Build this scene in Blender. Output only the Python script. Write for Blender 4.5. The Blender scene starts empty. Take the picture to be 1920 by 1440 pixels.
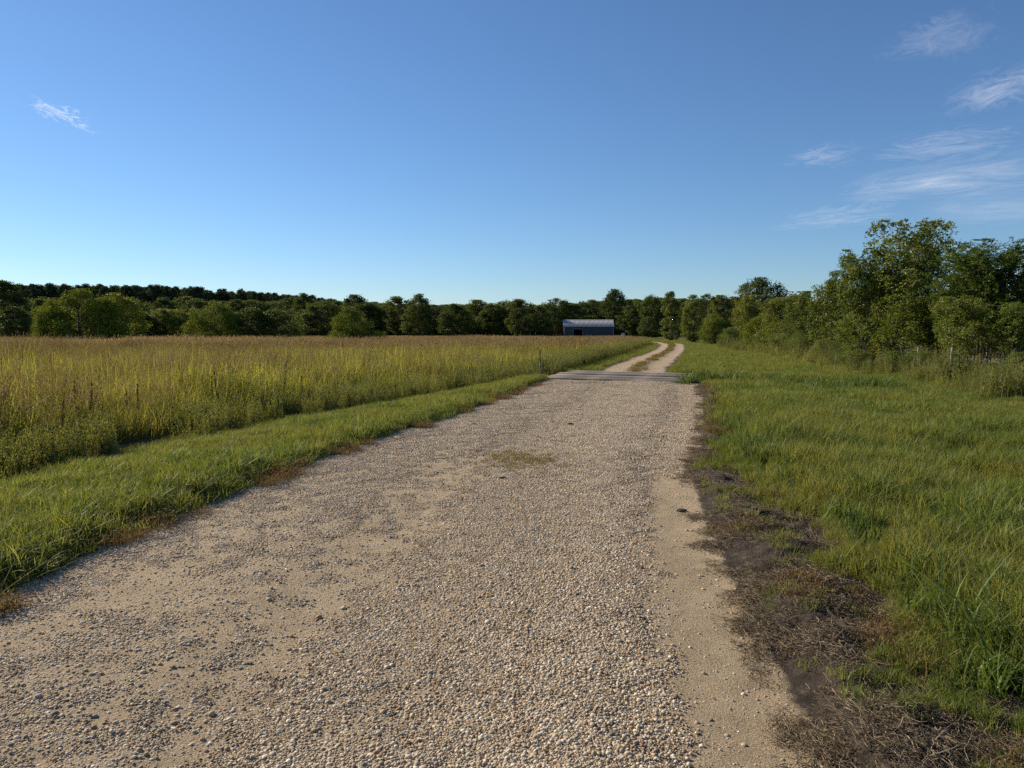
import bpy, math, random
import numpy as np
from mathutils import Vector, Matrix

SC = bpy.context.scene
COL = SC.collection
R = math.radians

# ------------------------------------------------------------------ camera, sky, sun, exposure
cam = bpy.data.cameras.new('camera')
cam.lens = 26.2
cam.sensor_width = 36.0
cam.clip_start = 0.05
cam.clip_end = 60000.0
camo = bpy.data.objects.new('camera', cam)
camo.location = (0, 0, 1.6)
camo.rotation_euler = (R(90.0 - 4.01), 0, 0)
COL.objects.link(camo)
SC.camera = camo

SUN_AZ = -56.0      # degrees from the view direction (+Y), negative = to the left
SUN_EL = 27.0
world = bpy.data.worlds.new('World')
SC.world = world
world.use_nodes = True
wn = world.node_tree.nodes
sky = wn.new('ShaderNodeTexSky')
sky.sky_type = 'NISHITA'
sky.sun_disc = False
sky.sun_elevation = R(SUN_EL)
sky.sun_rotation = R(SUN_AZ)
sky.altitude = 0.0
sky.air_density = 1.0
sky.dust_density = 0.05
sky.ozone_density = 7.0
world.node_tree.links.new(sky.outputs[0], wn['Background'].inputs[0])
wn['Background'].inputs[1].default_value = 0.073

sl = bpy.data.lights.new('sun', 'SUN')
sl.energy = 5.0
sl.angle = R(0.53)
sl.color = (1.0, 0.87, 0.68)
slo = bpy.data.objects.new('sun', sl)
sd = Vector((math.sin(R(SUN_AZ)) * math.cos(R(SUN_EL)), math.cos(R(SUN_AZ)) * math.cos(R(SUN_EL)), math.sin(R(SUN_EL))))
slo.rotation_euler = sd.to_track_quat('Z', 'Y').to_euler()
slo.location = (-30, 20, 40)
COL.objects.link(slo)

SC.view_settings.view_transform = 'Standard'
SC.view_settings.look = 'None'
SC.view_settings.exposure = 0.7
SC.view_settings.gamma = 1.0
SC.view_settings.use_curve_mapping = False
SC.cycles.max_bounces = 6
SC.cycles.diffuse_bounces = 3
SC.cycles.glossy_bounces = 2
SC.cycles.transmission_bounces = 4
SC.cycles.transparent_max_bounces = 12
SC.cycles.caustics_reflective = False
SC.cycles.caustics_refractive = False
SC.cycles.use_denoising = False
SC.cycles.pixel_filter_type = 'BLACKMAN_HARRIS'

# ------------------------------------------------------------------ small helpers
_TAB = np.random.default_rng(77).random((256, 256))


def vn(x, y, s=0):
    """smooth 2-D value noise in 0..1"""
    x = np.asarray(x, float) + s * 17.31
    y = np.asarray(y, float) + s * 9.77
    xi = np.floor(x).astype(int); yi = np.floor(y).astype(int)
    fx = x - xi; fy = y - yi
    fx = fx * fx * (3 - 2 * fx); fy = fy * fy * (3 - 2 * fy)
    a = _TAB[xi & 255, yi & 255]; b = _TAB[(xi + 1) & 255, yi & 255]
    c = _TAB[xi & 255, (yi + 1) & 255]; d = _TAB[(xi + 1) & 255, (yi + 1) & 255]
    return (a * (1 - fx) + b * fx) * (1 - fy) + (c * (1 - fx) + d * fx) * fy


def fbm(x, y, s=0, o=4):
    t = 0; a = 0.5; n = 0
    for k in range(o):
        t = t + a * vn(np.asarray(x) * 2 ** k, np.asarray(y) * 2 ** k, s + k * 3); n += a; a *= 0.5
    return t / n


def sst(x, a, b):
    t = np.clip((np.asarray(x, float) - a) / (b - a), 0, 1)
    return t * t * (3 - 2 * t)


def tag(o, label=None, cat=None, group=None, kind=None):
    if label: o['label'] = label
    if cat: o['category'] = cat
    if group: o['group'] = group
    if kind: o['kind'] = kind
    return o


def mesh_np(name, v, faces, mat=None, attrs=None, smooth=False, mats=None, midx=None):
    """faces: list of (N,k) int arrays"""
    me = bpy.data.meshes.new(name)
    v = np.ascontiguousarray(v, dtype=np.float32)
    me.vertices.add(len(v)); me.vertices.foreach_set('co', v.ravel())
    faces = [np.asarray(f, dtype=np.int32) for f in faces if len(f)]
    lt = np.concatenate([np.full(len(f), f.shape[1], np.int32) for f in faces])
    li = np.concatenate([f.ravel() for f in faces])
    ls = np.concatenate([[0], np.cumsum(lt)[:-1]]).astype(np.int32)
    me.loops.add(len(li)); me.loops.foreach_set('vertex_index', li)
    me.polygons.add(len(lt)); me.polygons.foreach_set('loop_start', ls)
    me.polygons.foreach_set('loop_total', lt)
    if smooth: me.polygons.foreach_set('use_smooth', np.ones(len(lt), bool))
    if midx is not None: me.polygons.foreach_set('material_index', np.asarray(midx, np.int32))
    for k, a in (attrs or {}).items():
        at = me.attributes.new(k, 'FLOAT', 'POINT'); at.data.foreach_set('value', np.asarray(a, np.float32))
    for m in (mats or ([mat] if mat else [])): me.materials.append(m)
    me.update(calc_edges=True)
    me.validate()
    return me


def link(name, me, parent=None, loc=None):
    o = bpy.data.objects.new(name, me); COL.objects.link(o)
    if parent: o.parent = parent
    if loc is not None: o.location = loc
    return o


class Bld:
    """collects vertices, quads and triangles with float attributes"""
    def __init__(s):
        s.v = []; s.q = []; s.t = []; s.a = []; s.n = 0

    def add(s, v, q=None, t=None, tint=None):
        v = np.asarray(v, float)
        if q is not None and len(q): s.q.append(np.asarray(q) + s.n)
        if t is not None and len(t): s.t.append(np.asarray(t) + s.n)
        s.v.append(v); s.a.append(np.full(len(v), 0.5) if tint is None else np.asarray(tint, float) * np.ones(len(v)))
        s.n += len(v)

    def mesh(s, name, mat, smooth=False):
        fs = []
        if s.q: fs.append(np.concatenate(s.q))
        if s.t: fs.append(np.concatenate(s.t))
        return mesh_np(name, np.concatenate(s.v), fs, mat, {'tint': np.concatenate(s.a)}, smooth)


BOXQ = np.array([[0, 3, 2, 1], [4, 5, 6, 7], [0, 1, 5, 4], [1, 2, 6, 5], [2, 3, 7, 6], [3, 0, 4, 7]])


def box_v(x0, x1, y0, y1, z0, z1):
    return np.array([[x0, y0, z0], [x1, y0, z0], [x1, y1, z0], [x0, y1, z0], [x0, y0, z1], [x1, y0, z1], [x1, y1, z1], [x0, y1, z1]])


def tube(b, pts, rad, k=6, tint=0.5):
    pts = np.asarray(pts, float); rad = np.asarray(rad, float); n = len(pts)
    d = np.gradient(pts, axis=0); d /= np.linalg.norm(d, axis=1)[:, None] + 1e-9
    ref = np.where(np.abs(d[:, 2:3]) > 0.9, np.array([[1., 0, 0]]), np.array([[0, 0, 1.]]))
    u = np.cross(d, ref); u /= np.linalg.norm(u, axis=1)[:, None] + 1e-9
    w = np.cross(d, u)
    a = np.arange(k) * 2 * math.pi / k
    v = pts[:, None] + rad[:, None, None] * (np.cos(a)[None, :, None] * u[:, None] + np.sin(a)[None, :, None] * w[:, None])
    q = []
    i = np.arange(n - 1)[:, None] * k; j = np.arange(k)[None]; j2 = (np.arange(k)[None] + 1) % k
    q = np.stack([i + j, i + j2, i + k + j2, i + k + j], -1).reshape(-1, 4)
    vv = np.concatenate([v.reshape(-1, 3), pts[-1:]])
    t = np.stack([(n - 1) * k + np.arange(k), (n - 1) * k + (np.arange(k) + 1) % k, np.full(k, n * k)], -1)
    b.add(vv, q, t, tint)


# ------------------------------------------------------------------ materials
def new_mat(name):
    m = bpy.data.materials.new(name); m.use_nodes = True
    nt = m.node_tree
    for n in list(nt.nodes): nt.nodes.remove(n)
    out = nt.nodes.new('ShaderNodeOutputMaterial')
    return m, nt, out


def N(nt, typ, **kw):
    n = nt.nodes.new(typ)
    for k, v in kw.items():
        if k.startswith('i_'):
            key = k[2:]
            key = int(key) if key.isdigit() else key.replace('_', ' ')
            n.inputs[key].default_value = v
        else: setattr(n, k, v)
    return n


def ramp(nt, stops, interp='LINEAR'):
    r = nt.nodes.new('ShaderNodeValToRGB'); r.color_ramp.interpolation = interp
    e = r.color_ramp.elements
    while len(e) < len(stops): e.new(0.5)
    for k, (p, c) in enumerate(stops):
        e[k].position = p; e[k].color = (c[0], c[1], c[2], 1)
    return r


def mixc(nt, fac, a, b, mode='MIX'):
    m = nt.nodes.new('ShaderNodeMix'); m.data_type = 'RGBA'; m.blend_type = mode
    for s, v in ((m.inputs[0], fac), (m.inputs[6], a), (m.inputs[7], b)):
        if isinstance(v, bpy.types.NodeSocket): nt.links.new(v, s)
        elif isinstance(v, (int, float)): s.default_value = v
        else: s.default_value = (v[0], v[1], v[2], 1)
    return m.outputs[2]


def math_n(nt, op, a, b=None, clamp=False):
    m = nt.nodes.new('ShaderNodeMath'); m.operation = op; m.use_clamp = clamp
    for s, v in ((m.inputs[0], a), (m.inputs[1], b)):
        if v is None: continue
        if isinstance(v, bpy.types.NodeSocket): nt.links.new(v, s)
        else: s.default_value = v
    return m.outputs[0]


def pos_noise(nt, scale, detail=3.0, rough=0.55, dist=0.0, vec=None):
    n = N(nt, 'ShaderNodeTexNoise', i_Scale=scale, i_Detail=detail, i_Roughness=rough, i_Distortion=dist)
    if vec is None:
        g = N(nt, 'ShaderNodeNewGeometry'); vec = g.outputs['Position']
    nt.links.new(vec, n.inputs['Vector'])
    return n.outputs['Fac']


def tint_rand(nt):
    a = N(nt, 'ShaderNodeAttribute', attribute_name='tint')
    o = N(nt, 'ShaderNodeObjectInfo')
    s = math_n(nt, 'ADD', a.outputs['Fac'], o.outputs['Random'])
    return math_n(nt, 'FRACT', s), a.outputs['Fac'], o.outputs['Random']


def leaf_mat(name, stops, patch=None, patch_scale=0.25, trans=0.4, rough=0.5, spec=0.35, objamt=0.5):
    """foliage: per-leaf tint + a shift per plant, thin translucent blade; patch: colour of drier patches spread over the ground"""
    m, nt, out = new_mat(name)
    fr, tint, rnd = tint_rand(nt)
    f = math_n(nt, 'ADD', math_n(nt, 'MULTIPLY', tint, 1 - objamt), math_n(nt, 'MULTIPLY', rnd, objamt))
    r = ramp(nt, stops); nt.links.new(f, r.inputs[0])
    c = r.outputs[0]
    if patch:
        pn = pos_noise(nt, patch_scale, 4.0, 0.6)
        pr = ramp(nt, [(0.42, (0, 0, 0)), (0.62, (1, 1, 1))]); nt.links.new(pn, pr.inputs[0])
        c = mixc(nt, math_n(nt, 'MULTIPLY', pr.outputs[0], patch[1]), c, patch[0])
    p = N(nt, 'ShaderNodeBsdfPrincipled', i_Roughness=rough)
    p.inputs['Specular IOR Level'].default_value = spec
    nt.links.new(c, p.inputs['Base Color'])
    t = N(nt, 'ShaderNodeBsdfTranslucent')
    c2 = mixc(nt, 1.0, c, (1.25, 1.2, 0.55), 'MULTIPLY')
    nt.links.new(c2, t.inputs[0])
    mx = N(nt, 'ShaderNodeMixShader', i_0=trans)
    nt.links.new(p.outputs[0], mx.inputs[1]); nt.links.new(t.outputs[0], mx.inputs[2])
    nt.links.new(mx.outputs[0], out.inputs[0])
    return m


def plain_mat(name, c1, c2, scale=8.0, rough=0.85, bump=0.3, metal=0.0, stretch=(1, 1, 1), bscale=None, bdist=0.02, spec=0.3):
    m, nt, out = new_mat(name)
    tc = N(nt, 'ShaderNodeTexCoord'); mp = N(nt, 'ShaderNodeMapping'); mp.inputs['Scale'].default_value = stretch
    nt.links.new(tc.outputs['Object'], mp.inputs[0])
    n = pos_noise(nt, scale, 6.0, 0.65, 0.3, mp.outputs[0])
    r = ramp(nt, [(0.3, c1), (0.7, c2)]); nt.links.new(n, r.inputs[0])
    p = N(nt, 'ShaderNodeBsdfPrincipled', i_Roughness=rough, i_Metallic=metal)
    p.inputs['Specular IOR Level'].default_value = spec
    nt.links.new(r.outputs[0], p.inputs['Base Color'])
    if bump:
        b = N(nt, 'ShaderNodeBump', i_Strength=bump, i_Distance=bdist)
        n2 = pos_noise(nt, bscale or scale * 3, 5.0, 0.7, 0.0, mp.outputs[0])
        nt.links.new(n2, b.inputs['Height']); nt.links.new(b.outputs[0], p.inputs['Normal'])
    nt.links.new(p.outputs[0], out.inputs[0])
    return m


# ------------------------------------------------------------------ lay of the land
EDGE_L = np.array([(-3.5, -6), (-3.3, 0), (-3.2, 3), (-3.16, 4.49), (-3.11, 5.26), (-2.89, 6.53), (-2.43, 9.33), (-1.94, 11.23), (-0.87, 15.06), (0.1, 19.77), (1.05, 24.6), (1.3, 26)])
EDGE_S = np.array([(0.9, -6), (1.1, 0), (1.18, 2.63), (1.23, 3.2), (1.34, 4.14), (1.57, 5.83), (1.96, 7.97), (3.24, 12.51), (4.83, 18.92), (5.6, 22.4), (6.2, 26)])
EDGE_G = np.array([(1.5, -6), (1.6, 0), (1.74, 2.77), (2.0, 4.14), (2.38, 5.53), (2.4, 6.53), (2.5, 8.95), (3.5, 12.3), (4.65, 16.16), (5.84, 21.7), (6.4, 26)])
EDGE_F = np.array([(-6.2, -6), (-6.0, 4), (-5.75, 8.27), (-5.47, 10.69), (-4.19, 14.57), (-1.63, 20.69), (0.17, 24.6), (3.0, 32.92), (7.0, 50), (11.2, 68), (15.8, 86), (20.3, 110), (25.5, 150), (28, 185), (30, 400)])
TRACK = np.array([(4.8, 29.2), (5.6, 33), (7.2, 39.3), (9.3, 48), (11.8, 57.5), (14.3, 67.5), (16.7, 78), (18.9, 88), (20.4, 97), (21.4, 106), (21.7, 116), (21.6, 128), (20.6, 142), (18.2, 158), (16.0, 175), (15.6, 190)])
CL = np.array([(-1.3, -6), (-1.0, 0), (-0.7, 3), (-0.5, 4.5), (0.05, 9), (1.9, 16), (3.2, 21.7), (4.0, 26.4), (4.86, 29.84), (7.2, 39.3)])


def ex(E_, y):
    return np.interp(y, E_[:, 1], E_[:, 0])


BC = np.array([4.05, 26.4]); BV = np.array([0.888, -0.46]); BU = np.array([0.276, 0.961])
BNn = np.array([0.46, 0.888])


def H0(x, y):
    """height of the land without the road's own detail"""
    x = np.asarray(x, float); y = np.asarray(y, float)
    r = np.hypot(x, y - 5)
    z = 0.35 * (fbm(x / 26, y / 26, 1, 3) - 0.5) * sst(r, 20, 60)
    xf = ex(EDGE_F, y); xl = ex(EDGE_L, y); near = 1 - sst(y, 24, 34)
    z = z + 0.06 * (fbm(x / 1.3, y / 1.3, 5, 3) - 0.5) * sst(r, 4, 10) * (1 - sst(r, 30, 60))
    w = np.maximum(xl - xf, 0.5)
    tv = np.clip((xl - x) / w, 0, 2)
    z = z + near * (0.075 * sst(tv, 0.0, 0.10) * (1 - 0.6 * sst(tv, 0.35, 1.0)) - 0.16 * sst(tv, 0.5, 1.1)) * (x < xl)
    xg = ex(EDGE_G, y)
    z = z + near * (x > xg) * (0.03 * sst(x - xg, 0, 0.5) - 0.12 * sst(x - xg, 0.6, 3.5) + 0.05 * sst(x - xg, 6, 9))
    p = np.stack([x - BC[0], y - BC[1]], -1)
    q = p @ BNn; s = p @ BV
    z = z - 0.95 * np.exp(-(q / 1.15) ** 2) * sst(-s, -9.5, -5.0) * sst(s, -22, -14)
    return z


def road_detail(x, y):
    xs = ex(EDGE_S, y); xc = ex(CL, y); xg = ex(EDGE_G, y)
    lat = x - xc
    z = 0.015 * np.exp(-((lat - 0.95) / 0.45) ** 2) - 0.022 * np.exp(-((lat - 1.75) / 0.35) ** 2) - 0.022 * np.exp(-((lat + 0.55) / 0.4) ** 2)
    z = z + 0.03 * (fbm(x / 0.7, y / 1.2, 11, 4) - 0.5) + 0.014 * (fbm(x / 0.12, y / 0.14, 13, 3) - 0.5)
    # low crumbly berm of scraped soil between the sand and the grass
    d = (x - xs) / np.maximum(xg - xs, 0.25)
    lump = fbm(x / 0.28, y / 0.33, 17, 4)
    on = sst(d, -0.05, 0.35) * (1 - sst(d, 0.95, 1.25))
    z = z + on * (0.13 * (lump - 0.45) + 0.05 * (fbm(x / 0.07, y / 0.08, 19, 3) - 0.5)) + 0.06 * np.exp(-((d - 0.45) / 0.22) ** 2) * (0.5 + vn(x / 0.5, y / 0.7, 4))
    return z


def H(x, y):
    x = np.asarray(x, float); y = np.asarray(y, float)
    z = H0(x, y)
    xl = ex(EDGE_L, y); xg = ex(EDGE_G, y)
    m = sst(x, xl - 0.3, xl + 0.1) * (1 - sst(x, xg, xg + 0.3)) * (1 - sst(y, 25, 25.5))
    return z + m * (road_detail(x, y) + 0.02)


def grow(a, b, d0, g):
    out = [a]; d = d0
    while out[-1] < b:
        d *= g; out.append(out[-1] + d)
    return out


# ------------------------------------------------------------------ ground sheet
gx = np.array(sorted([-v for v in grow(3.5, 3000, 0.14, 1.055)]) + list(np.arange(-3.4, 7.5, 0.14)) + grow(7.5, 3000, 0.14, 1.055)[1:])
gy = np.array(sorted([-v for v in grow(3.0, 800, 0.25, 1.25)]) + list(np.arange(-2.9, 31, 0.14)) + grow(31, 4000, 0.14, 1.04)[1:])
X, Y = np.meshgrid(gx, gy)
Z = H0(X, Y)
xl = ex(EDGE_L, Y); xg = ex(EDGE_G, Y)
Z = Z - 0.10 * sst(X, xl + 0.1, xl + 0.4) * (1 - sst(X, xg - 0.45, xg - 0.1)) * (1 - sst(Y, 24.3, 24.9))
nx, ny = len(gx), len(gy)
i = np.arange(ny - 1)[:, None] * nx + np.arange(nx - 1)[None]
quads = np.stack([i, i + 1, i + 1 + nx, i + nx], -1).reshape(-1, 4)

m_ground, nt, out = new_mat('meadow_soil')
n1 = pos_noise(nt, 0.35, 5.0, 0.6); n2 = pos_noise(nt, 9.0, 5.0, 0.7)
r1 = ramp(nt, [(0.35, (0.055, 0.06, 0.018)), (0.55, (0.085, 0.075, 0.025)), (0.7, (0.12, 0.095, 0.04))]); nt.links.new(n1, r1.inputs[0])
r2 = ramp(nt, [(0.3, (0.05, 0.035, 0.022)), (0.7, (0.13, 0.1, 0.06))]); nt.links.new(n2, r2.inputs[0])
cc = mixc(nt, 0.5, r1.outputs[0], r2.outputs[0])
p = N(nt, 'ShaderNodeBsdfPrincipled', i_Roughness=0.95); nt.links.new(cc, p.inputs['Base Color'])
b = N(nt, 'ShaderNodeBump', i_Strength=0.6, i_Distance=0.05); nt.links.new(pos_noise(nt, 22.0, 5.0, 0.7), b.inputs['Height'])
nt.links.new(b.outputs[0], p.inputs['Normal']); nt.links.new(p.outputs[0], out.inputs[0])
g = link('ground', mesh_np('ground', np.stack([X, Y, Z], -1).reshape(-1, 3), [quads], m_ground, smooth=True))
tag(g, 'flat meadow ground under the grass reaching to the tree line', 'ground', kind='structure')

# ------------------------------------------------------------------ gravel road (near part)
m_road, nt, out = new_mat('sandy_gravel')
geo = N(nt, 'ShaderNodeNewGeometry'); P = geo.outputs['Position']
at = N(nt, 'ShaderNodeAttribute', attribute_name='zone')      # 0 sand ... 1 gravel
ad = N(nt, 'ShaderNodeAttribute', attribute_name='soil')      # 1 dark scraped soil
sandn = pos_noise(nt, 3.0, 6.0, 0.65)
sand = ramp(nt, [(0.3, (0.341, 0.265, 0.170)), (0.55, (0.426, 0.338, 0.220)), (0.75, (0.473, 0.384, 0.261))]); nt.links.new(sandn, sand.inputs[0])
grit = pos_noise(nt, 190.0, 2.0, 0.6)
gr = ramp(nt, [(0.36, (0.42, 0.4, 0.38)), (0.5, (0.95, 0.95, 0.95)), (0.66, (1.25, 1.22, 1.16))]); nt.links.new(grit, gr.inputs[0])
sandc = mixc(nt, 1.0, sand.outputs[0], gr.outputs[0], 'MULTIPLY')
vo = N(nt, 'ShaderNodeTexVoronoi', i_Scale=70.0); nt.links.new(P, vo.inputs['Vector'])
sep = N(nt, 'ShaderNodeSeparateColor'); nt.links.new(vo.outputs['Color'], sep.inputs[0])
peb = ramp(nt, [(0.0, (0.207, 0.154, 0.104)), (0.3, (0.371, 0.278, 0.178)), (0.6, (0.464, 0.356, 0.240)), (0.85, (0.391, 0.316, 0.234)), (1.0, (0.618, 0.495, 0.365))]); nt.links.new(sep.outputs[0], peb.inputs[0])
zf = math_n(nt, 'MULTIPLY', at.outputs['Fac'], 0.85)
c = mixc(nt, zf, sandc, peb.outputs[0])
soiln = pos_noise(nt, 14.0, 6.0, 0.7)
soil = ramp(nt, [(0.3, (0.022, 0.017, 0.013)), (0.55, (0.06, 0.046, 0.034)), (0.78, (0.17, 0.13, 0.09))]); nt.links.new(soiln, soil.inputs[0])
edge = math_n(nt, 'ADD', ad.outputs['Fac'], math_n(nt, 'MULTIPLY', math_n(nt, 'SUBTRACT', pos_noise(nt, 7.0, 5.0, 0.7), 0.5), 1.1))
er = ramp(nt, [(0.35, (0, 0, 0)), (0.62, (1, 1, 1))]); nt.links.new(edge, er.inputs[0])
c = mixc(nt, er.outputs[0], c, soil.outputs[0])
p = N(nt, 'ShaderNodeBsdfPrincipled', i_Roughness=0.95); p.inputs['Specular IOR Level'].default_value = 0.2
nt.links.new(c, p.inputs['Base Color'])
h1 = math_n(nt, 'MULTIPLY', math_n(nt, 'SUBTRACT', 0.6, vo.outputs['Distance']), math_n(nt, 'ADD', math_n(nt, 'MULTIPLY', at.outputs['Fac'], 0.9), 0.1))
h2 = math_n(nt, 'ADD', h1, math_n(nt, 'MULTIPLY', pos_noise(nt, 120.0, 4.0, 0.75), 0.7))
b = N(nt, 'ShaderNodeBump', i_Strength=1.0, i_Distance=0.02); nt.links.new(h2, b.inputs['Height'])
nt.links.new(b.outputs[0], p.inputs['Normal']); nt.links.new(p.outputs[0], out.inputs[0])


def gravel_zone(x, y):
    """share of loose pebbles on the surface, 0..1"""
    lat = x - ex(CL, y)
    n_ = 0.65 * fbm(lat / 0.3, y / 5.0, 21, 4) + 0.35 * fbm(x / 0.5, y / 0.6, 22, 3)
    base = 0.56 + 0.5 * np.exp(-((lat - 0.95) / 0.42) ** 2) + 0.16 * np.exp(-((lat + 0.1) / 0.3) ** 2)
    base = base - 0.85 * np.exp(-((lat - 1.66) / 0.30) ** 2) * (1 - sst(y, 7, 9.5)) - 0.26 * np.exp(-((lat + 0.6) / 0.6) ** 2 - ((y - 8.0) / 1.6) ** 2) - 0.32 * np.exp(-((lat + 0.75) / 0.40) ** 2) - 0.2 * np.exp(-((lat + 1.9) / 0.4) ** 2)
    base = base + 0.12 * sst(y, 5.5, 7) + 0.25 * sst(y, 9, 14)
    return np.clip(base + 0.85 * (n_ - 0.5), 0, 1)


ry = np.concatenate([np.arange(-2.0, 1.6, 0.15), np.arange(1.6, 7, 0.022), np.arange(7, 13, 0.05), np.arange(13, 25.0, 0.1)])
ru = np.linspace(0, 1, 190)
Yr = np.repeat(ry[:, None], len(ru), 1)
xa = ex(EDGE_L, ry) - 0.55; xb = ex(EDGE_G, ry) + 0.45
Xr = xa[:, None] + (xb - xa)[:, None] * ru[None]
# the near approach stops square against the bridge planks
front = BC[1] - 2.32 + (Xr - BC[0]) * (BV[1] / BV[0])
Yr = np.minimum(Yr, front + 0.25)
Zr = H(Xr, Yr) + 0.004
edge_drop = np.minimum(ru, 1 - ru)[None] * (xb - xa)[:, None]
Zr = Zr - 0.08 * (1 - sst(edge_drop, 0.02, 0.3))
Zone = gravel_zone(Xr, Yr)
dS = (Xr - ex(EDGE_S, Yr)); dL = ex(EDGE_L, Yr) - Xr
Soil = np.maximum(sst(dS, -0.12, 0.12), sst(dL, -0.35, 0.1))
nR, nC = Xr.shape
i = np.arange(nR - 1)[:, None] * nC + np.arange(nC - 1)[None]
rq = np.stack([i, i + 1, i + 1 + nC, i + nC], -1).reshape(-1, 4)
road = link('gravel_road', mesh_np('gravel_road', np.stack([Xr, Yr, Zr], -1).reshape(-1, 3), [rq], m_road, {'zone': Zone.ravel(), 'soil': Soil.ravel()}, smooth=True))
tag(road, 'wide tan gravel and sand road leading up to the plank bridge', 'road', kind='structure')

# far two-track: two wheel strips with a grassy middle
s_cum = np.concatenate([[0], np.cumsum(np.hypot(*np.diff(TRACK, axis=0).T))])
ss = np.arange(0, s_cum[-1], 0.35)


def cubic(xs_, s):
    return np.interp(s, s_cum, xs_)


tx = cubic(TRACK[:, 0], ss); ty = cubic(TRACK[:, 1], ss)
for _ in range(30):
    tx[1:-1] = 0.25 * tx[:-2] + 0.5 * tx[1:-1] + 0.25 * tx[2:]; ty[1:-1] = 0.25 * ty[:-2] + 0.5 * ty[1:-1] + 0.25 * ty[2:]
dx = np.gradient(tx); dy = np.gradient(ty); L_ = np.hypot(dx, dy); nxv = dy / L_; nyv = -dx / L_
prof_l = np.array([-1.6, -1.28, -1.1, -0.85, -0.6, -0.42, 0.0, 0.42, 0.6, 0.85, 1.1, 1.28, 1.6])
prof_s = np.array([1.0, 0.68, 0.36, 0.14, 0.3, 0.5, 0.66, 0.5, 0.3, 0.14, 0.36, 0.68, 1.0])
prof_z = np.array([-0.02, 0.022, 0.022, 0.014, 0.024, 0.034, 0.05, 0.034, 0.024, 0.014, 0.022, 0.022, -0.02])
kk = len(prof_l); n_ = len(ss)
wob = 0.34 * (fbm(ss / 1.6, ss * 0, 31, 4) - 0.5)
lat = prof_l[None] + wob[:, None] * 0.6 + 0.18 * (fbm(ss[:, None] / 0.9, prof_l[None] * 2.0, 33, 3) - 0.5)
xx = tx[:, None] + nxv[:, None] * lat; yy = ty[:, None] + nyv[:, None] * lat
zz = H0(xx, yy) + prof_z[None]
sl_ = np.clip(prof_s[None] + 0.5 * (fbm(xx / 0.8, yy / 0.8, 35, 3) - 0.5), 0, 1)
i = np.arange(n_ - 1)[:, None] * kk + np.arange(kk - 1)[None]
q = np.stack([i, i + 1, i + 1 + kk, i + kk], -1).reshape(-1, 4)
lane = link('farm_lane', mesh_np('farm_lane', np.stack([xx, yy, zz], -1).reshape(-1, 3), [q], m_road, {'zone': (0.5 + 0.3 * fbm(xx / 2, yy / 2, 3, 2)).ravel(), 'soil': (sl_ * 0.8).ravel()}, smooth=True))
tag(lane, 'two track gravel lane running on from the bridge towards the barn', 'lane', kind='structure')


# ------------------------------------------------------------------ scatter: one object whose points carry instances
SRC = {}


def src_collection(name, meshes):
    c = bpy.data.collections.new(name)
    for k, me in enumerate(meshes):
        o = bpy.data.objects.new('%s_%02d' % (name, k), me); c.objects.link(o)
    SRC[name] = (c, len(meshes))
    return c


def scatter(name, srcname, pts, rot, scl, label, cat, idx=None, rng=None, parent=None):
    c, n = SRC[srcname]
    pts = np.asarray(pts, np.float32)
    me = bpy.data.meshes.new(name)
    me.vertices.add(len(pts)); me.vertices.foreach_set('co', pts.ravel())
    a = me.attributes.new('rot', 'FLOAT_VECTOR', 'POINT'); a.data.foreach_set('vector', np.asarray(rot, np.float32).ravel())
    scl = np.asarray(scl, np.float32)
    if scl.ndim == 1: scl = np.repeat(scl[:, None], 3, 1)
    a = me.attributes.new('scl', 'FLOAT_VECTOR', 'POINT'); a.data.foreach_set('vector', np.ascontiguousarray(scl).ravel())
    if idx is None: idx = (rng or np.random.default_rng(1)).integers(0, n, len(pts))
    a = me.attributes.new('idx', 'INT', 'POINT'); a.data.foreach_set('value', np.asarray(idx, np.int32))
    me.update()
    o = link(name, me, parent)
    tag(o, label, None if parent else cat, kind='stuff')
    ng = bpy.data.node_groups.new(name, 'GeometryNodeTree')
    ng.interface.new_socket(name='Geometry', in_out='INPUT', socket_type='NodeSocketGeometry')
    ng.interface.new_socket(name='Geometry', in_out='OUTPUT', socket_type='NodeSocketGeometry')
    gi = ng.nodes.new('NodeGroupInput'); go = ng.nodes.new('NodeGroupOutput')
    ci = ng.nodes.new('GeometryNodeCollectionInfo'); ci.inputs['Collection'].default_value = c
    ci.inputs['Separate Children'].default_value = True; ci.inputs['Reset Children'].default_value = True
    ip = ng.nodes.new('GeometryNodeInstanceOnPoints'); ip.inputs['Pick Instance'].default_value = True

    def attr(nm, typ):
        q = ng.nodes.new('GeometryNodeInputNamedAttribute'); q.data_type = typ; q.inputs['Name'].default_value = nm
        return q.outputs['Attribute']
    e2r = ng.nodes.new('FunctionNodeEulerToRotation')
    ng.links.new(attr('rot', 'FLOAT_VECTOR'), e2r.inputs[0])
    ng.links.new(gi.outputs[0], ip.inputs['Points']); ng.links.new(ci.outputs[0], ip.inputs['Instance'])
    ng.links.new(e2r.outputs[0], ip.inputs['Rotation']); ng.links.new(attr('scl', 'FLOAT_VECTOR'), ip.inputs['Scale'])
    ng.links.new(attr('idx', 'INT'), ip.inputs['Instance Index'])
    ng.links.new(ip.outputs[0], go.inputs[0])
    md = o.modifiers.new('scatter', 'NODES'); md.node_group = ng
    return o


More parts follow.
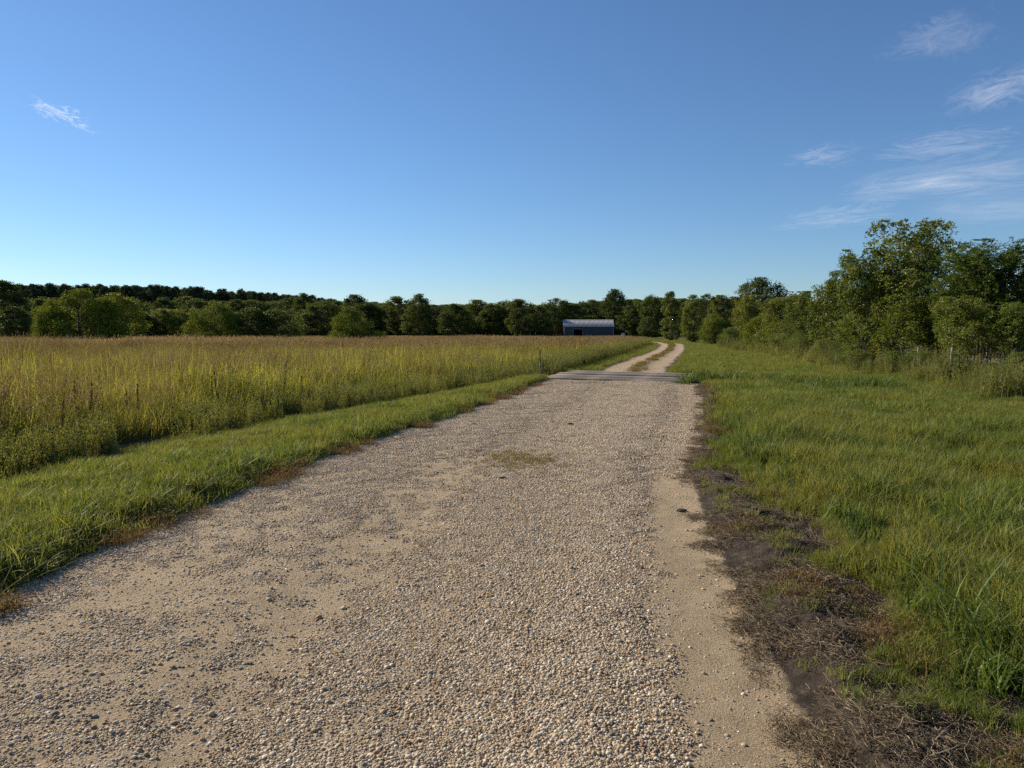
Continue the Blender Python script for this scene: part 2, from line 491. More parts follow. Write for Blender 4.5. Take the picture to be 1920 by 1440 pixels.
# ------------------------------------------------------------------ pebbles
m_peb, nt, out = new_mat('river_pebble')
fr, tint, rnd = tint_rand(nt)
r = ramp(nt, [(0.0, (0.10, 0.08, 0.062)), (0.10, (0.27, 0.21, 0.14)), (0.35, (0.43, 0.34, 0.225)), (0.55, (0.53, 0.43, 0.30)), (0.66, (0.29, 0.26, 0.215)), (0.80, (0.60, 0.505, 0.37)), (0.93, (0.74, 0.66, 0.52)), (0.96, (0.42, 0.21, 0.09)), (1.0, (0.33, 0.23, 0.14))])
nt.links.new(fr, r.inputs[0])
sp = pos_noise(nt, 160.0, 3.0, 0.6)
spr = ramp(nt, [(0.3, (0.78, 0.78, 0.78)), (0.65, (1.08, 1.06, 1.02))]); nt.links.new(sp, spr.inputs[0])
c = mixc(nt, 1.0, r.outputs[0], spr.outputs[0], 'MULTIPLY')
p = N(nt, 'ShaderNodeBsdfPrincipled', i_Roughness=0.8); p.inputs['Specular IOR Level'].default_value = 0.15
nt.links.new(c, p.inputs['Base Color']); nt.links.new(p.outputs[0], out.inputs[0])

# icosphere by hand
_t = (1 + 5 ** 0.5) / 2
ICO_V = np.array([(-1, _t, 0), (1, _t, 0), (-1, -_t, 0), (1, -_t, 0), (0, -1, _t), (0, 1, _t), (0, -1, -_t), (0, 1, -_t), (_t, 0, -1), (_t, 0, 1), (-_t, 0, -1), (-_t, 0, 1)]) / math.sqrt(1 + _t * _t)
ICO_F = np.array([(0, 11, 5), (0, 5, 1), (0, 1, 7), (0, 7, 10), (0, 10, 11), (1, 5, 9), (5, 11, 4), (11, 10, 2), (10, 7, 6), (7, 1, 8), (3, 9, 4), (3, 4, 2), (3, 2, 6), (3, 6, 8), (3, 8, 9), (4, 9, 5), (2, 4, 11), (6, 2, 10), (8, 6, 7), (9, 8, 1)])


def ico(sub):
    v = [tuple(a) for a in ICO_V]; f = [tuple(a) for a in ICO_F]
    for _ in range(sub):
        mid = {}; nf = []

        def m(a, b):
            k = (min(a, b), max(a, b))
            if k not in mid:
                w = (np.array(v[a]) + np.array(v[b])); w /= np.linalg.norm(w); v.append(tuple(w)); mid[k] = len(v) - 1
            return mid[k]
        for a, b_, c_ in f:
            ab, bc, ca = m(a, b_), m(b_, c_), m(c_, a)
            nf += [(a, ab, ca), (b_, bc, ab), (c_, ca, bc), (ab, bc, ca)]
        f = nf
    return np.array(v), np.array(f)


I1 = ico(1); I0 = ico(0)


def pebble(rng, I):
    v = I[0].copy()
    for _ in range(3):
        d = rng.normal(size=3); d /= np.linalg.norm(d)
        k = rng.uniform(0.55, 0.9); s = v @ d
        v = v - np.outer(np.maximum(s - k, 0) * 0.8, d)
    v *= np.array([1.0, rng.uniform(0.68, 0.98), rng.uniform(0.42, 0.72)])
    return v + 0.03 * rng.normal(size=v.shape)


rng = np.random.default_rng(5)
src_collection('pebble_source', [mesh_np('pebble', pebble(rng, I1), [I1[1]], m_peb, {'tint': np.zeros(len(I1[0]))}, smooth=True) for _ in range(10)])
pm = []
for k in range(6):
    b = Bld()
    for j in range(90):
        r_ = 0.095 * abs(rng.normal(0, 0.55)) if rng.random() < 0.5 else 0.1 * math.sqrt(rng.random()); a = rng.random() * 6.283
        v = pebble(rng, I0) * min(0.0036 * math.exp(0.5 * rng.normal()) + 0.0018, 0.014)
        th = rng.random() * 6.283; cth, sth = math.cos(th), math.sin(th)
        v = v @ np.array([[cth, sth, 0], [-sth, cth, 0], [0, 0, 1]]) + np.array([r_ * math.cos(a), r_ * math.sin(a), 0.001])
        b.add(v, None, I0[1], rng.random())
    pm.append(b.mesh('gravel_patch', m_peb, True))
src_collection('gravel_patch_source', pm)


def road_points(n, y0, y1, power=1.0):
    y = y0 + (y1 - y0) * rng.random(n) ** power
    x0 = ex(EDGE_L, y) - 0.1; x1 = ex(EDGE_G, y) + 0.05
    x = x0 + (x1 - x0) * rng.random(n)
    return x, y


# 1 near pebbles, one by one
x, y = road_points(300000, 1.9, 9.5, 1.45)
zone = gravel_zone(x, y) * (1 - sst(x - ex(EDGE_S, y), -0.2, 0.02))
inview = np.abs(x) < (y + 0.35) * 0.76
keep = (rng.random(len(x)) < np.clip(zone * 0.9 + 0.10 * (x < ex(EDGE_S, y)), 0, 1) * (1 - sst(y, 6.5, 9.4))) & inview
x, y, zone = x[keep], y[keep], zone[keep]
rad = np.minimum(0.0027 * np.exp(0.68 * rng.normal(size=len(x))) * (0.8 + 0.5 * zone) + 0.0012, 0.0125)
z = H(x, y) + 0.004 + rad * rng.uniform(-0.25, 0.2, len(x))
rot = np.stack([rng.normal(0, .25, len(x)), rng.normal(0, .25, len(x)), rng.random(len(x)) * 6.283], -1)
scatter('gravel', 'pebble_source', np.stack([x, y, z], -1), rot, rad, 'loose tan and grey pebbles strewn over the near road', 'gravel', rng=rng, parent=road)
# 2 farther gravel in patches
x, y = road_points(30000, 1.9, 24.0, 1.35)
zone = gravel_zone(x, y) * (1 - 0.9 * sst(x - ex(EDGE_S, y), -0.25, 0.05))
fr_ = BC[1] - 2.5 + (x - BC[0]) * (BV[1] / BV[0])
keep = (rng.random(len(x)) < np.clip(zone * 1.3 - 0.18, 0, 1) * (0.6 + 0.4 * sst(y, 6.0, 10.0))) & (y < fr_)
x, y = x[keep], y[keep]
scatter('fine_gravel', 'gravel_patch_source', np.stack([x, y, H(x, y) + 0.004], -1), np.stack([0 * x, 0 * x, rng.random(len(x)) * 6.283], -1), rng.uniform(0.7, 1.05, len(x)) * (1 + 0.45 * sst(y, 5, 12)), 'fine gravel covering most of the road', 'gravel', rng=rng, parent=road)
# 3 the stones big enough to pick out, one object each
big_meshes = [mesh_np('stone', pebble(rng, I1), [I1[1]], m_peb, {'tint': np.full(len(I1[0]), rng.random())}, smooth=True) for _ in range(12)]
x, y = road_points(1500, 2.3, 6.5, 1.5)
zone = gravel_zone(x, y)
keep = (np.abs(x) < (y + 0.2) * 0.7) & (rng.random(len(x)) < zone + 0.25) & (x < ex(EDGE_S, y) - 0.6)
x, y = x[keep][:280], y[keep][:280]
for k in range(len(x)):
    o = bpy.data.objects.new('stone', big_meshes[k % 12]); COL.objects.link(o); o.parent = road
    s = min(0.0095 * math.exp(0.30 * abs(rng.normal())), 0.019)
    o.scale = (s * 1.1, s, s * 0.95); o.rotation_euler = (rng.normal(0, .15), rng.normal(0, .15), rng.random() * 6.283)
    o.location = (x[k], y[k], float(H(x[k], y[k])) + 0.004 + 0.3 * s)

# ------------------------------------------------------------------ grasses
m_lawn = leaf_mat('green_grass', [(0.0, (0.041, 0.069, 0.017)), (0.35, (0.097, 0.143, 0.032)), (0.7, (0.187, 0.224, 0.053)), (1.0, (0.365, 0.324, 0.149))], ((0.25, 0.22, 0.065), 0.5), 0.6, 0.45, 0.55, 0.18, 0.55)
m_lush = leaf_mat('coarse_grass', [(0.0, (0.055, 0.09, 0.022)), (0.6, (0.11, 0.16, 0.035)), (1.0, (0.185, 0.22, 0.05))], None, 1, 0.4, 0.5, 0.25, 0.3)
m_tall = leaf_mat('tall_meadow_grass', [(0.0, (0.094, 0.136, 0.030)), (0.35, (0.194, 0.229, 0.049)), (0.7, (0.316, 0.315, 0.074)), (1.0, (0.372, 0.303, 0.143))], ((0.20, 0.15, 0.075), 0.42), 0.3, 0.55, 0.55, 0.2, 0.55)
m_seed = leaf_mat('seed_head', [(0.0, (0.117, 0.075, 0.057)), (0.6, (0.186, 0.129, 0.095)), (1.0, (0.257, 0.203, 0.166))], ((0.36, 0.27, 0.21), 0.45), 0.05, 0.4, 0.7, 0.15, 0.4)
m_weed = leaf_mat('edge_weed', [(0.0, (0.112, 0.138, 0.039)), (0.5, (0.187, 0.208, 0.063)), (1.0, (0.280, 0.265, 0.098))], ((0.20, 0.155, 0.07), 0.25), 0.4, 0.42, 0.6, 0.2, 0.4)
m_straw = leaf_mat('dead_straw', [(0.0, (0.058, 0.043, 0.030)), (0.4, (0.145, 0.110, 0.072)), (0.75, (0.304, 0.239, 0.157)), (1.0, (0.580, 0.478, 0.341))], None, 1, 0.12, 0.75, 0.15, 0.35)
m_rust = leaf_mat('rusty_dry_weed', [(0.0, (0.11, 0.07, 0.042)), (0.6, (0.19, 0.125, 0.06)), (1.0, (0.25, 0.19, 0.08))], None, 1, 0.3, 0.7, 0.2, 0.3)


def blades(b, rng, n, R_, h0, h1, w, lean=0.35, seg=4, droop=0.6, base=None, tint=None, flat=0.0, hvar=0.0):
    """n curved tapered blades rooted in a disc of radius R_"""
    rr = R_ * np.sqrt(rng.random(n)); aa = rng.random(n) * 6.283
    bx = rr * np.cos(aa); by = rr * np.sin(aa)
    if base is not None: bx = base[:, 0]; by = base[:, 1]
    hd = rng.random(n) * 6.283; h = rng.uniform(h0, h1, n) * (1 - hvar * rng.random(n) ** 2)
    ln = np.abs(rng.normal(0.15, lean, n)) * h; dr = rng.uniform(0, droop, n)
    tw = rng.normal(0, 0.6, n); wd = w * rng.uniform(0.6, 1.3, n)
    t = np.linspace(0, 1, seg + 1)
    V = np.zeros((n, seg + 1, 2, 3))
    sx = -np.sin(hd + tw); sy = np.cos(hd + tw)
    for k, tk in enumerate(t):
        ox = ln * (tk ** 1.7); oz = h * (tk - 0.45 * dr * tk ** 2.6) * (1 - flat) + 0.01 * flat
        cx = bx + np.cos(hd) * ox; cy = by + np.sin(hd) * ox
        ww = wd * (0.75 + 0.6 * tk - 1.3 * tk ** 2.2 if tk < 1 else 0.04) * 0.5
        for j, sg in enumerate((-1, 1)):
            V[:, k, j] = np.stack([cx + sg * sx * ww, cy + sg * sy * ww, oz + 0 * cx], -1)
    per = (seg + 1) * 2
    o = np.arange(n)[:, None, None] * per; k = np.arange(seg)[None, :, None] * 2
    q = (o + k + np.array([0, 1, 3, 2])[None, None]).reshape(-1, 4)
    tt = rng.random(n) if tint is None else tint
    b.add(V.reshape(-1, 3), q, None, np.repeat(tt, per))


def leafquads(b, rng, c, size, up=0.35, asp=0.5, tint=None, dirs=None):
    """small folded diamond leaves at centres c"""
    n = len(c)
    d = rng.normal(size=(n, 3)) if dirs is None else dirs + 0.35 * rng.normal(size=(n, 3))
    d /= np.linalg.norm(d, axis=1)[:, None] + 1e-9
    nn = rng.normal(size=(n, 3)); nn[:, 2] += up * 3
    s = np.cross(d, nn); s /= np.linalg.norm(s, axis=1)[:, None] + 1e-9
    up_ = np.cross(s, d)
    L = (size * rng.uniform(0.6, 1.35, n))[:, None]
    w = L * asp
    base = c - d * L * 0.5; tip = c + d * L * 0.5 - np.array([[0, 0, 1]]) * L * 0.12
    lf = c + s * w * 0.5 + up_ * w * 0.22; rt = c - s * w * 0.5 + up_ * w * 0.22
    V = np.stack([base, rt, tip, lf], 1)
    i = np.arange(n)[:, None] * 4
    t = np.concatenate([i + np.array([[0, 1, 2]]), i + np.array([[0, 2, 3]])])
    tt = rng.random(n) if tint is None else np.clip(tint, 0, 1)
    b.add(V.reshape(-1, 3), None, t, np.repeat(tt, 4))


def two_mat(name, b1, b2, m1, m2):
    v = np.concatenate(b1.v + b2.v); a = np.concatenate(b1.a + b2.a)
    f1q = np.concatenate(b1.q) if b1.q else np.zeros((0, 4), int); f1t = np.concatenate(b1.t) if b1.t else np.zeros((0, 3), int)
    f2q = (np.concatenate(b2.q) if b2.q else np.zeros((0, 4), int)) + b1.n; f2t = (np.concatenate(b2.t) if b2.t else np.zeros((0, 3), int)) + b1.n
    mi = np.concatenate([np.zeros(len(f1q)), np.ones(len(f2q)), np.zeros(len(f1t)), np.ones(len(f2t))])
    fs = [x for x in (np.concatenate([f1q, f2q]), np.concatenate([f1t, f2t])) if len(x)]
    return mesh_np(name, v, fs, None, {'tint': a}, False, [m1, m2], mi)


rng = np.random.default_rng(9)
# lawn clumps: short
ms = []
for k in range(8):
    b = Bld(); blades(b, rng, 46, 0.13, 0.05, 0.16, 0.0075, 0.6, 3, 0.9); ms.append(b.mesh('lawn_clump', m_lawn))
src_collection('lawn_source', ms)
ms = []
for k in range(8):
    b = Bld(); blades(b, rng, 36, 0.13, 0.12, 0.38, 0.0105, 0.5, 4, 0.9); ms.append(b.mesh('long_grass_clump', m_lawn))
src_collection('long_source', ms)
ms = []
for k in range(6):
    b = Bld(); blades(b, rng, 80, 0.42, 0.08, 0.28, 0.017, 0.55, 2, 0.7); ms.append(b.mesh('far_lawn_clump', m_lawn))
src_collection('farlawn_source', ms)
ms = []
for k in range(5):
    b = Bld(); blades(b, rng, 34, 0.12, 0.18, 0.42, 0.015, 0.6, 6, 1.1); ms.append(b.mesh('coarse_clump', m_lush))
src_collection('coarse_source', ms)


def tall_clump(nb, nh, hs, hw, hn):
    b1 = Bld(); b2 = Bld()
    blades(b1, rng, nb, 0.25, 0.5, 1.15, 0.0125, 0.36, 5, 0.8, hvar=0.5)
    for j in range(nh):
        a = rng.random() * 6.283; r_ = 0.22 * math.sqrt(rng.random()); hh = rng.uniform(0.85, 1.28); hd = rng.normal(-0.3, 1.0); ln = abs(rng.normal(0.12, 0.12)) * hh
        t = np.linspace(0, 1, 5)
        pts = np.stack([r_ * math.cos(a) + math.cos(hd) * ln * t ** 1.8, r_ * math.sin(a) + math.sin(hd) * ln * t ** 1.8, hh * t], -1)
        tube(b1, pts, np.linspace(0.003, 0.0014, 5), 3, rng.uniform(0.4, 1))
        tt = rng.uniform(0.78, 1.02, hn)
        c = np.stack([np.interp(tt, t, pts[:, q_]) for q_ in range(3)], -1) + rng.normal(0, hw, (hn, 3)) * (1.2 - tt)[:, None] * 3
        dirs = np.tile(np.array([[math.cos(hd) * 0.35, math.sin(hd) * 0.35, 1.0]]), (hn, 1))
        leafquads(b2, rng, c, hs, 0.0, 0.2, np.full(hn, rng.random()), dirs)
    return two_mat('tall_grass_clump', b1, b2, m_tall, m_seed)


# tall meadow grass: 0-5 mostly blades, 6-11 in full seed
src_collection('tall_source', [tall_clump(32, 1, 0.045, 0.008, 9) for k in range(6)] + [tall_clump(22, 7, 0.05, 0.016, 10) for k in range(6)])
# wider version for the far field
ms = []
for k in range(6):
    b1 = Bld(); b2 = Bld()
    blades(b1, rng, 110, 0.75, 0.6, 1.15, 0.02, 0.3, 3, 0.7, hvar=0.4)
    n_ = 16 if k < 3 else 75
    rr_ = 0.75 * np.sqrt(rng.random(n_)); a_ = rng.random(n_) * 6.283
    c = np.stack([rr_ * np.cos(a_), rr_ * np.sin(a_), rng.uniform(0.8, 1.2, n_)], -1)
    leafquads(b2, rng, c, 0.14, 0.0, 0.16, None, np.tile(np.array([[0.25, 0, 1.0]]), (n_, 1)))
    ms.append(two_mat('far_meadow_clump', b1, b2, m_tall, m_seed))
src_collection('fartall_source', ms)
# edge weeds: upright leafy stalks
ms = []
for k in range(6):
    b1 = Bld()
    for j in range(7):
        a = rng.random() * 6.283; r_ = 0.18 * math.sqrt(rng.random()); hh = rng.uniform(0.35, 0.75); hd = rng.random() * 6.283; ln = abs(rng.normal(0.03, 0.06)) * hh
        t = np.linspace(0, 1, 5)
        pts = np.stack([r_ * math.cos(a) + math.cos(hd) * ln * t ** 1.8, r_ * math.sin(a) + math.sin(hd) * ln * t ** 1.8, hh * t], -1)
        tube(b1, pts, np.linspace(0.004, 0.002, 5), 3, rng.uniform(0.3, 1))
        n_ = 46; tt = rng.uniform(0.12, 1.0, n_)
        ang = rng.random(n_) * 6.283; rad = (0.035 * (1.05 - tt) + 0.010)
        c = np.stack([np.interp(tt, t, pts[:, q_]) for q_ in range(3)], -1) + np.stack([np.cos(ang) * rad, np.sin(ang) * rad, 0 * ang], -1)
        leafquads(b1, rng, c, 0.05, 0.2, 0.2, None, np.stack([np.cos(ang), np.sin(ang), 1.5 + 0 * ang], -1))
    blades(b1, rng, 14, 0.18, 0.2, 0.5, 0.007, 0.3, 4, 0.8)
    ms.append(b1.mesh('weed_clump', m_weed))
src_collection('weed_source', ms)
m_patch = leaf_mat('olive_dry_grass', [(0.0, (0.12, 0.095, 0.03)), (0.6, (0.20, 0.165, 0.05)), (1.0, (0.28, 0.22, 0.09))], None, 1, 0.35, 0.6, 0.15, 0.4)
ms = []
for k in range(4):
    b = Bld(); blades(b, rng, 46, 0.12, 0.04, 0.13, 0.007, 0.8, 3, 0.9); ms.append(b.mesh('dry_patch_clump', m_patch))
src_collection('patch_source', ms)
# straw and rusty dry weeds
ms = []
for k in range(6):
    b = Bld()
    n_ = 60
    for j in range(n_):
        L = rng.uniform(0.02, 0.05) + 0.14 * rng.random() ** 3; a = rng.random() * 6.283; r_ = 0.16 * math.sqrt(rng.random()); p0 = np.array([r_ * math.cos(a), r_ * math.sin(a), rng.uniform(0.0, 0.022)])
        hd = rng.random() * 6.283; el = rng.normal(0.04, 0.16)
        d = np.array([math.cos(hd) * math.cos(el), math.sin(hd) * math.cos(el), math.sin(el)])
        bend = rng.normal(0, 0.15, 3) * L
        t = np.linspace(0, 1, 4)[:, None]
        pts = p0 + d * L * (t - 0.5) + bend * (t - 0.5) ** 2 * 2
        pts[:, 2] = np.maximum(pts[:, 2], 0.001)
        tube(b, pts, np.linspace(0.0019, 0.0009, 4) * rng.uniform(0.5, 1.5), 3, rng.random())
    ms.append(b.mesh('straw_tangle', m_straw))
src_collection('straw_source', ms)
ms = []
for k in range(5):
    b = Bld(); blades(b, rng, 60, 0.11, 0.02, 0.11, 0.004, 1.1, 3, 0.9)
    n_ = 60; c = np.stack([rng.normal(0, 0.07, n_), rng.normal(0, 0.07, n_), rng.uniform(0.005, 0.08, n_)], -1); leafquads(b, rng, c, 0.02, 0.2, 0.4)
    ms.append(b.mesh('rusty_tuft', m_rust))
src_collection('rust_source', ms)


def polar_pts(n, y0, y1, xlo, xhi, power):
    """points between two edges, denser nearby"""
    y = y0 + (y1 - y0) * rng.random(n) ** power
    a = xlo(y); b_ = xhi(y)
    x = a + (b_ - a) * rng.random(n)
    return x, y


def spin(n, tilt=0.08):
    return np.stack([rng.normal(0, tilt, n), rng.normal(0, tilt, n), rng.random(n) * 6.283], -1)


def xyz(x, y, dz=0.0):
    return np.stack([x, y, H(x, y) + dz], -1)


def in_ditch_water(x, y):
    p = np.stack([x - BC[0], y - BC[1]], -1)
    s = p @ BV; u = p @ BNn
    return (np.abs(s) < 2.75) & (np.abs(u) < 2.6)


def lane_mask(x, y, half):
    """1 where clear of the far wheel tracks"""
    t = np.interp(y, ty, tx)
    d = np.abs(x - t)
    on = (y > 28.5) & (y < 185) & (((d > 0.85 - half) & (d < 0.85 + half)))
    return ~on


# --- left verge
lo = lambda y: np.maximum(ex(EDGE_F, y) - 0.2, -0.78 * y - 1.0)
hi = lambda y: ex(EDGE_L, y) + 0.04 + 0.18 * (fbm(y / 0.6, y * 0, 41, 3) - 0.5)
x, y = polar_pts(15000, 3.6, 25, lo, hi, 1.25)
keep = ~in_ditch_water(x, y); x, y = x[keep], y[keep]
patch = fbm(x / 0.8, y / 0.8, 43, 3)
s = (0.25 + 0.95 * patch) * rng.uniform(0.7, 1.3, len(x))
scatter('verge_grass', 'lawn_source', xyz(x, y), spin(len(x), 0.15), s, 'mown green grass strip between the road and the tall field', 'grass', rng=rng)
x, y = polar_pts(2600, 3.8, 24, lambda y: ex(EDGE_L, y) - 0.65, lambda y: ex(EDGE_L, y) - 0.02, 1.2)
keep = fbm(x / 0.8, y / 0.8, 45, 2) > 0.36; x, y = x[keep], y[keep]
scatter('verge_edge_grass', 'long_source', xyz(x, y), spin(len(x), 0.2), rng.uniform(0.3, 0.8, len(x)), 'longer grass hanging over the left edge of the road', 'grass', rng=rng)
x, y = polar_pts(240, 4.3, 8.5, lambda y: ex(EDGE_L, y) - 0.75, lambda y: ex(EDGE_L, y) - 0.1, 1.2)
keep = fbm(x / 0.9, y / 0.9, 46, 2) > 0.45; x, y = x[keep], y[keep]
scatter('coarse_grass', 'coarse_source', xyz(x, y), spin(len(x), 0.25), rng.uniform(0.35, 0.65, len(x)), 'broad bladed bright grass at the near left road edge', 'grass', rng=rng)
x, y = polar_pts(900, 3.4, 24, lambda y: ex(EDGE_L, y) - 0.22, lambda y: ex(EDGE_L, y) + 0.28, 1.2)
keep = fbm(x / 0.7, y / 0.7, 47, 3) > 0.55; x, y = x[keep], y[keep]
scatter('rusty_edge_weeds', 'rust_source', xyz(x, y), spin(len(x), 0.2), rng.uniform(0.6, 1.3, len(x)), 'rusty dry weeds along the left road edge', 'weeds', rng=rng)

# --- tall meadow
lo = lambda y: -0.75 * y - 5.0
hi = lambda y: ex(EDGE_F, y)
x, y = polar_pts(30000, 7.0, 48, lo, hi, 1.35)
df = hi(y) - x
keep = (df > 0.55 + 1.4 * (fbm(x / 1.5, y / 1.5, 51, 2) - 0.3)) & ~in_ditch_water(x, y) & lane_mask(x, y, 1.5) & (rng.random(len(x)) < 0.25 + 0.75 * sst(df, 0.4, 2.5))
x, y, df = x[keep], y[keep], df[keep]
s = (0.5 + 0.85 * fbm(x / 2.0, y / 2.0, 53, 4)) * rng.uniform(0.68, 1.2, len(x)) * (0.62 + 0.38 * sst(df, 0.3, 3.0))
pseed = np.clip(0.05 + 0.36 * sst(df, 8, 26) + 0.9 * (fbm(x / 5.0, y / 5.0, 58, 3) - 0.5), 0.015, 0.8)
idx = rng.integers(0, 6, len(x)) + 6 * (rng.random(len(x)) < pseed)
wind = np.stack([rng.normal(0, 0.09, len(x)), rng.normal(0.07, 0.09, len(x)), rng.normal(0, 0.9, len(x))], -1)
scatter('meadow_grass', 'tall_source', xyz(x, y), wind, s, 'tall golden seeding grass filling the field on the left', 'grass', idx=idx)
x, y = polar_pts(26000, 40, 235, lambda y: -0.75 * y - 4, lambda y: ex(EDGE_F, y) - 0.9, 1.5)
s = (0.6 + 0.62 * fbm(x / 5.0, y / 5.0, 55, 4)) * rng.uniform(0.8, 1.12, len(x)) * np.interp(y, [45, 80, 130, 200], [1, 0.9, 0.68, 0.5])
keep = ~((x > 10.5) & (x < 17.5) & (y > 178) & (y < 212)) & ~((x > 12) & (x < 30) & (y > 192) & (y < 216))
x, y, s = x[keep], y[keep], s[keep]
idx = rng.integers(0, 3, len(x)) + 3 * (rng.random(len(x)) < np.clip(0.36 + 2.4 * (fbm(x / 9.0, y / 9.0, 59, 3) - 0.5), 0.05, 0.95))
scatter('far_meadow_grass', 'fartall_source', xyz(x, y), spin(len(x), 0.05), s, 'far part of the brown seeding meadow below the trees', 'grass', idx=idx)
# weeds on the margin of the meadow
x, y = polar_pts(2100, 6.5, 40, lambda y: np.maximum(ex(EDGE_F, y) - 1.3, -0.75 * y - 2), lambda y: ex(EDGE_F, y) + 0.12, 1.15)
keep = ~in_ditch_water(x, y) & (fbm(x / 1.2, y / 1.2, 57, 2) > 0.38); x, y = x[keep], y[keep]
scatter('margin_weeds', 'weed_source', xyz(x, y), spin(len(x), 0.1), rng.uniform(0.45, 0.95, len(x)), 'leafy upright weeds along the margin of the tall grass', 'weeds', rng=rng)
x, y = polar_pts(1500, 24, 110, lambda y: ex(EDGE_F, y) - 1.3, lambda y: ex(EDGE_F, y) + 0.1, 1.1)
keep = ~in_ditch_water(x, y); x, y = x[keep], y[keep]
scatter('lane_edge_weeds', 'weed_source', xyz(x, y), spin(len(x), 0.1), rng.uniform(0.7, 1.3, len(x)), 'green weeds bordering the meadow along the far lane', 'weeds', rng=rng)

# --- right-hand grass
TREE_L = np.array([(12.4, 17.5), (13.4, 22.0), (13.9, 27), (14.2, 33), (16.5, 42), (18.3, 52), (20.0, 66), (22.3, 85), (24.6, 100), (28, 130), (34, 170)])
x, y = polar_pts(20000, 1.4, 13, lambda y: ex(EDGE_G, y) - 0.5, lambda y: np.minimum(0.74 * y + 2.6, 12.5), 1.05)
dg = x - ex(EDGE_G, y) + 1.5 * (fbm(x / 0.7, y / 0.7, 61, 3) - 0.5)
patch = fbm(x / 0.9, y / 0.9, 63, 4)
keep = (dg > -0.05) & (rng.random(len(x)) < 0.1 + 1.5 * patch); x, y, dg, patch = x[keep], y[keep], dg[keep], patch[keep]
s = (0.22 + 1.05 * patch) * (0.42 + 0.58 * sst(dg, 0.0, 0.9)) * rng.uniform(0.75, 1.25, len(x))
scatter('right_grass', 'long_source', xyz(x, y), spin(len(x), 0.18), s, 'long green grass on the right beside the road', 'grass', rng=rng)
x, y = polar_pts(9000, 12, 30, lambda y: ex(EDGE_G, y) + 0.05, lambda y: np.minimum(ex(TREE_L, y) + 2.5, 0.74 * y + 4), 1.0)
keep = ~in_ditch_water(x, y); x, y = x[keep], y[keep]
s = 0.15 + 0.95 * fbm(x / 1.3, y / 1.3, 65, 4)
scatter('right_mid_grass', 'farlawn_source', xyz(x, y), spin(len(x), 0.1), s * 1.15, 'mown green grass on the right between road and trees', 'grass', rng=rng)
far_lo = lambda y: np.where(y < 31, 2.0 + 0 * y, ex(EDGE_F, y) - 0.3)
x, y = polar_pts(15000, 28, 170, far_lo, lambda y: ex(TREE_L, y) + 2.5, 1.5)
keep = ~in_ditch_water(x, y) & lane_mask(x, y, 0.66); x, y = x[keep], y[keep]
mid = np.abs(x - np.interp(y, ty, tx)) < 1.7
scatter('far_grass', 'farlawn_source', xyz(x, y), spin(len(x), 0.1), np.where(mid, 0.3, 0.75) * rng.uniform(0.7, 1.2, len(x)), 'short green grass on both sides of the far lane', 'grass', rng=rng)
x = rng.uniform(4, 34, 5000); y = rng.uniform(-8, 22, 5000)
keep = (x > np.minimum(0.74 * np.maximum(y, 1) + 2.2, 12.2)) & ~((y > 17) & (x > ex(TREE_L, y) + 3)); x, y = x[keep], y[keep]
scatter('side_grass', 'farlawn_source', xyz(x, y), spin(len(x), 0.1), rng.uniform(0.5, 1.1, len(x)), 'grass continuing beside the near right verge', 'grass', rng=rng)
x, y = polar_pts(420, 6.8, 13, lambda y: ex(EDGE_G, y) + 0.05, lambda y: ex(EDGE_G, y) + 1.6, 1.0)
keep = fbm(x / 1.0, y / 1.0, 67, 2) > 0.46; x, y = x[keep], y[keep]
scatter('right_coarse_grass', 'coarse_source', xyz(x, y), spin(len(x), 0.2), rng.uniform(0.5, 0.9, len(x)), 'broad arching grass blades beside the scraped soil on the right', 'grass', rng=rng)
# lush tufts over the ditch right of the bridge
s_ = rng.uniform(2.7, 8.5, 420); q_ = rng.normal(-0.9, 0.75, 420)
x = BC[0] + BV[0] * s_ + BNn[0] * q_; y = BC[1] + BV[1] * s_ + BNn[1] * q_
scatter('ditch_grass', 'coarse_source', xyz(x, y), spin(len(x), 0.15), rng.uniform(0.8, 1.7, len(x)), 'lush dark grass in the ditch right of the bridge', 'grass', rng=rng)
s_ = rng.uniform(-7.5, -2.6, 260); q_ = rng.normal(-0.7, 0.9, 260)
x = BC[0] + BV[0] * s_ + BNn[0] * q_; y = BC[1] + BV[1] * s_ + BNn[1] * q_
scatter('ditch_grass', 'coarse_source', xyz(x, y), spin(len(x), 0.15), rng.uniform(0.7, 1.3, len(x)), 'green grass in the ditch left of the bridge', 'grass', rng=rng)

x, y = polar_pts(2800, 3, 26, lambda y: ex(EDGE_G, y) + 0.2, lambda y: np.minimum(ex(TREE_L, y), 0.74 * y + 1), 1.1)
keep = (fbm(x / 2.2, y / 2.2, 68, 3) > 0.5) & ~in_ditch_water(x, y); x, y = x[keep], y[keep]
scatter('right_tufts', 'coarse_source', xyz(x, y), spin(len(x), 0.2), rng.uniform(0.35, 0.95, len(x)), 'darker broad bladed tufts spread through the right-hand grass', 'grass', rng=rng)
x, y = polar_pts(500, 4.5, 22, lambda y: ex(EDGE_F, y), lambda y: ex(EDGE_L, y) - 0.1, 1.1)
keep = fbm(x / 1.2, y / 1.2, 69, 3) > 0.5; x, y = x[keep], y[keep]
scatter('verge_tufts', 'coarse_source', xyz(x, y), spin(len(x), 0.2), rng.uniform(0.25, 0.5, len(x)), 'brighter tufts spread through the left verge', 'grass', rng=rng)

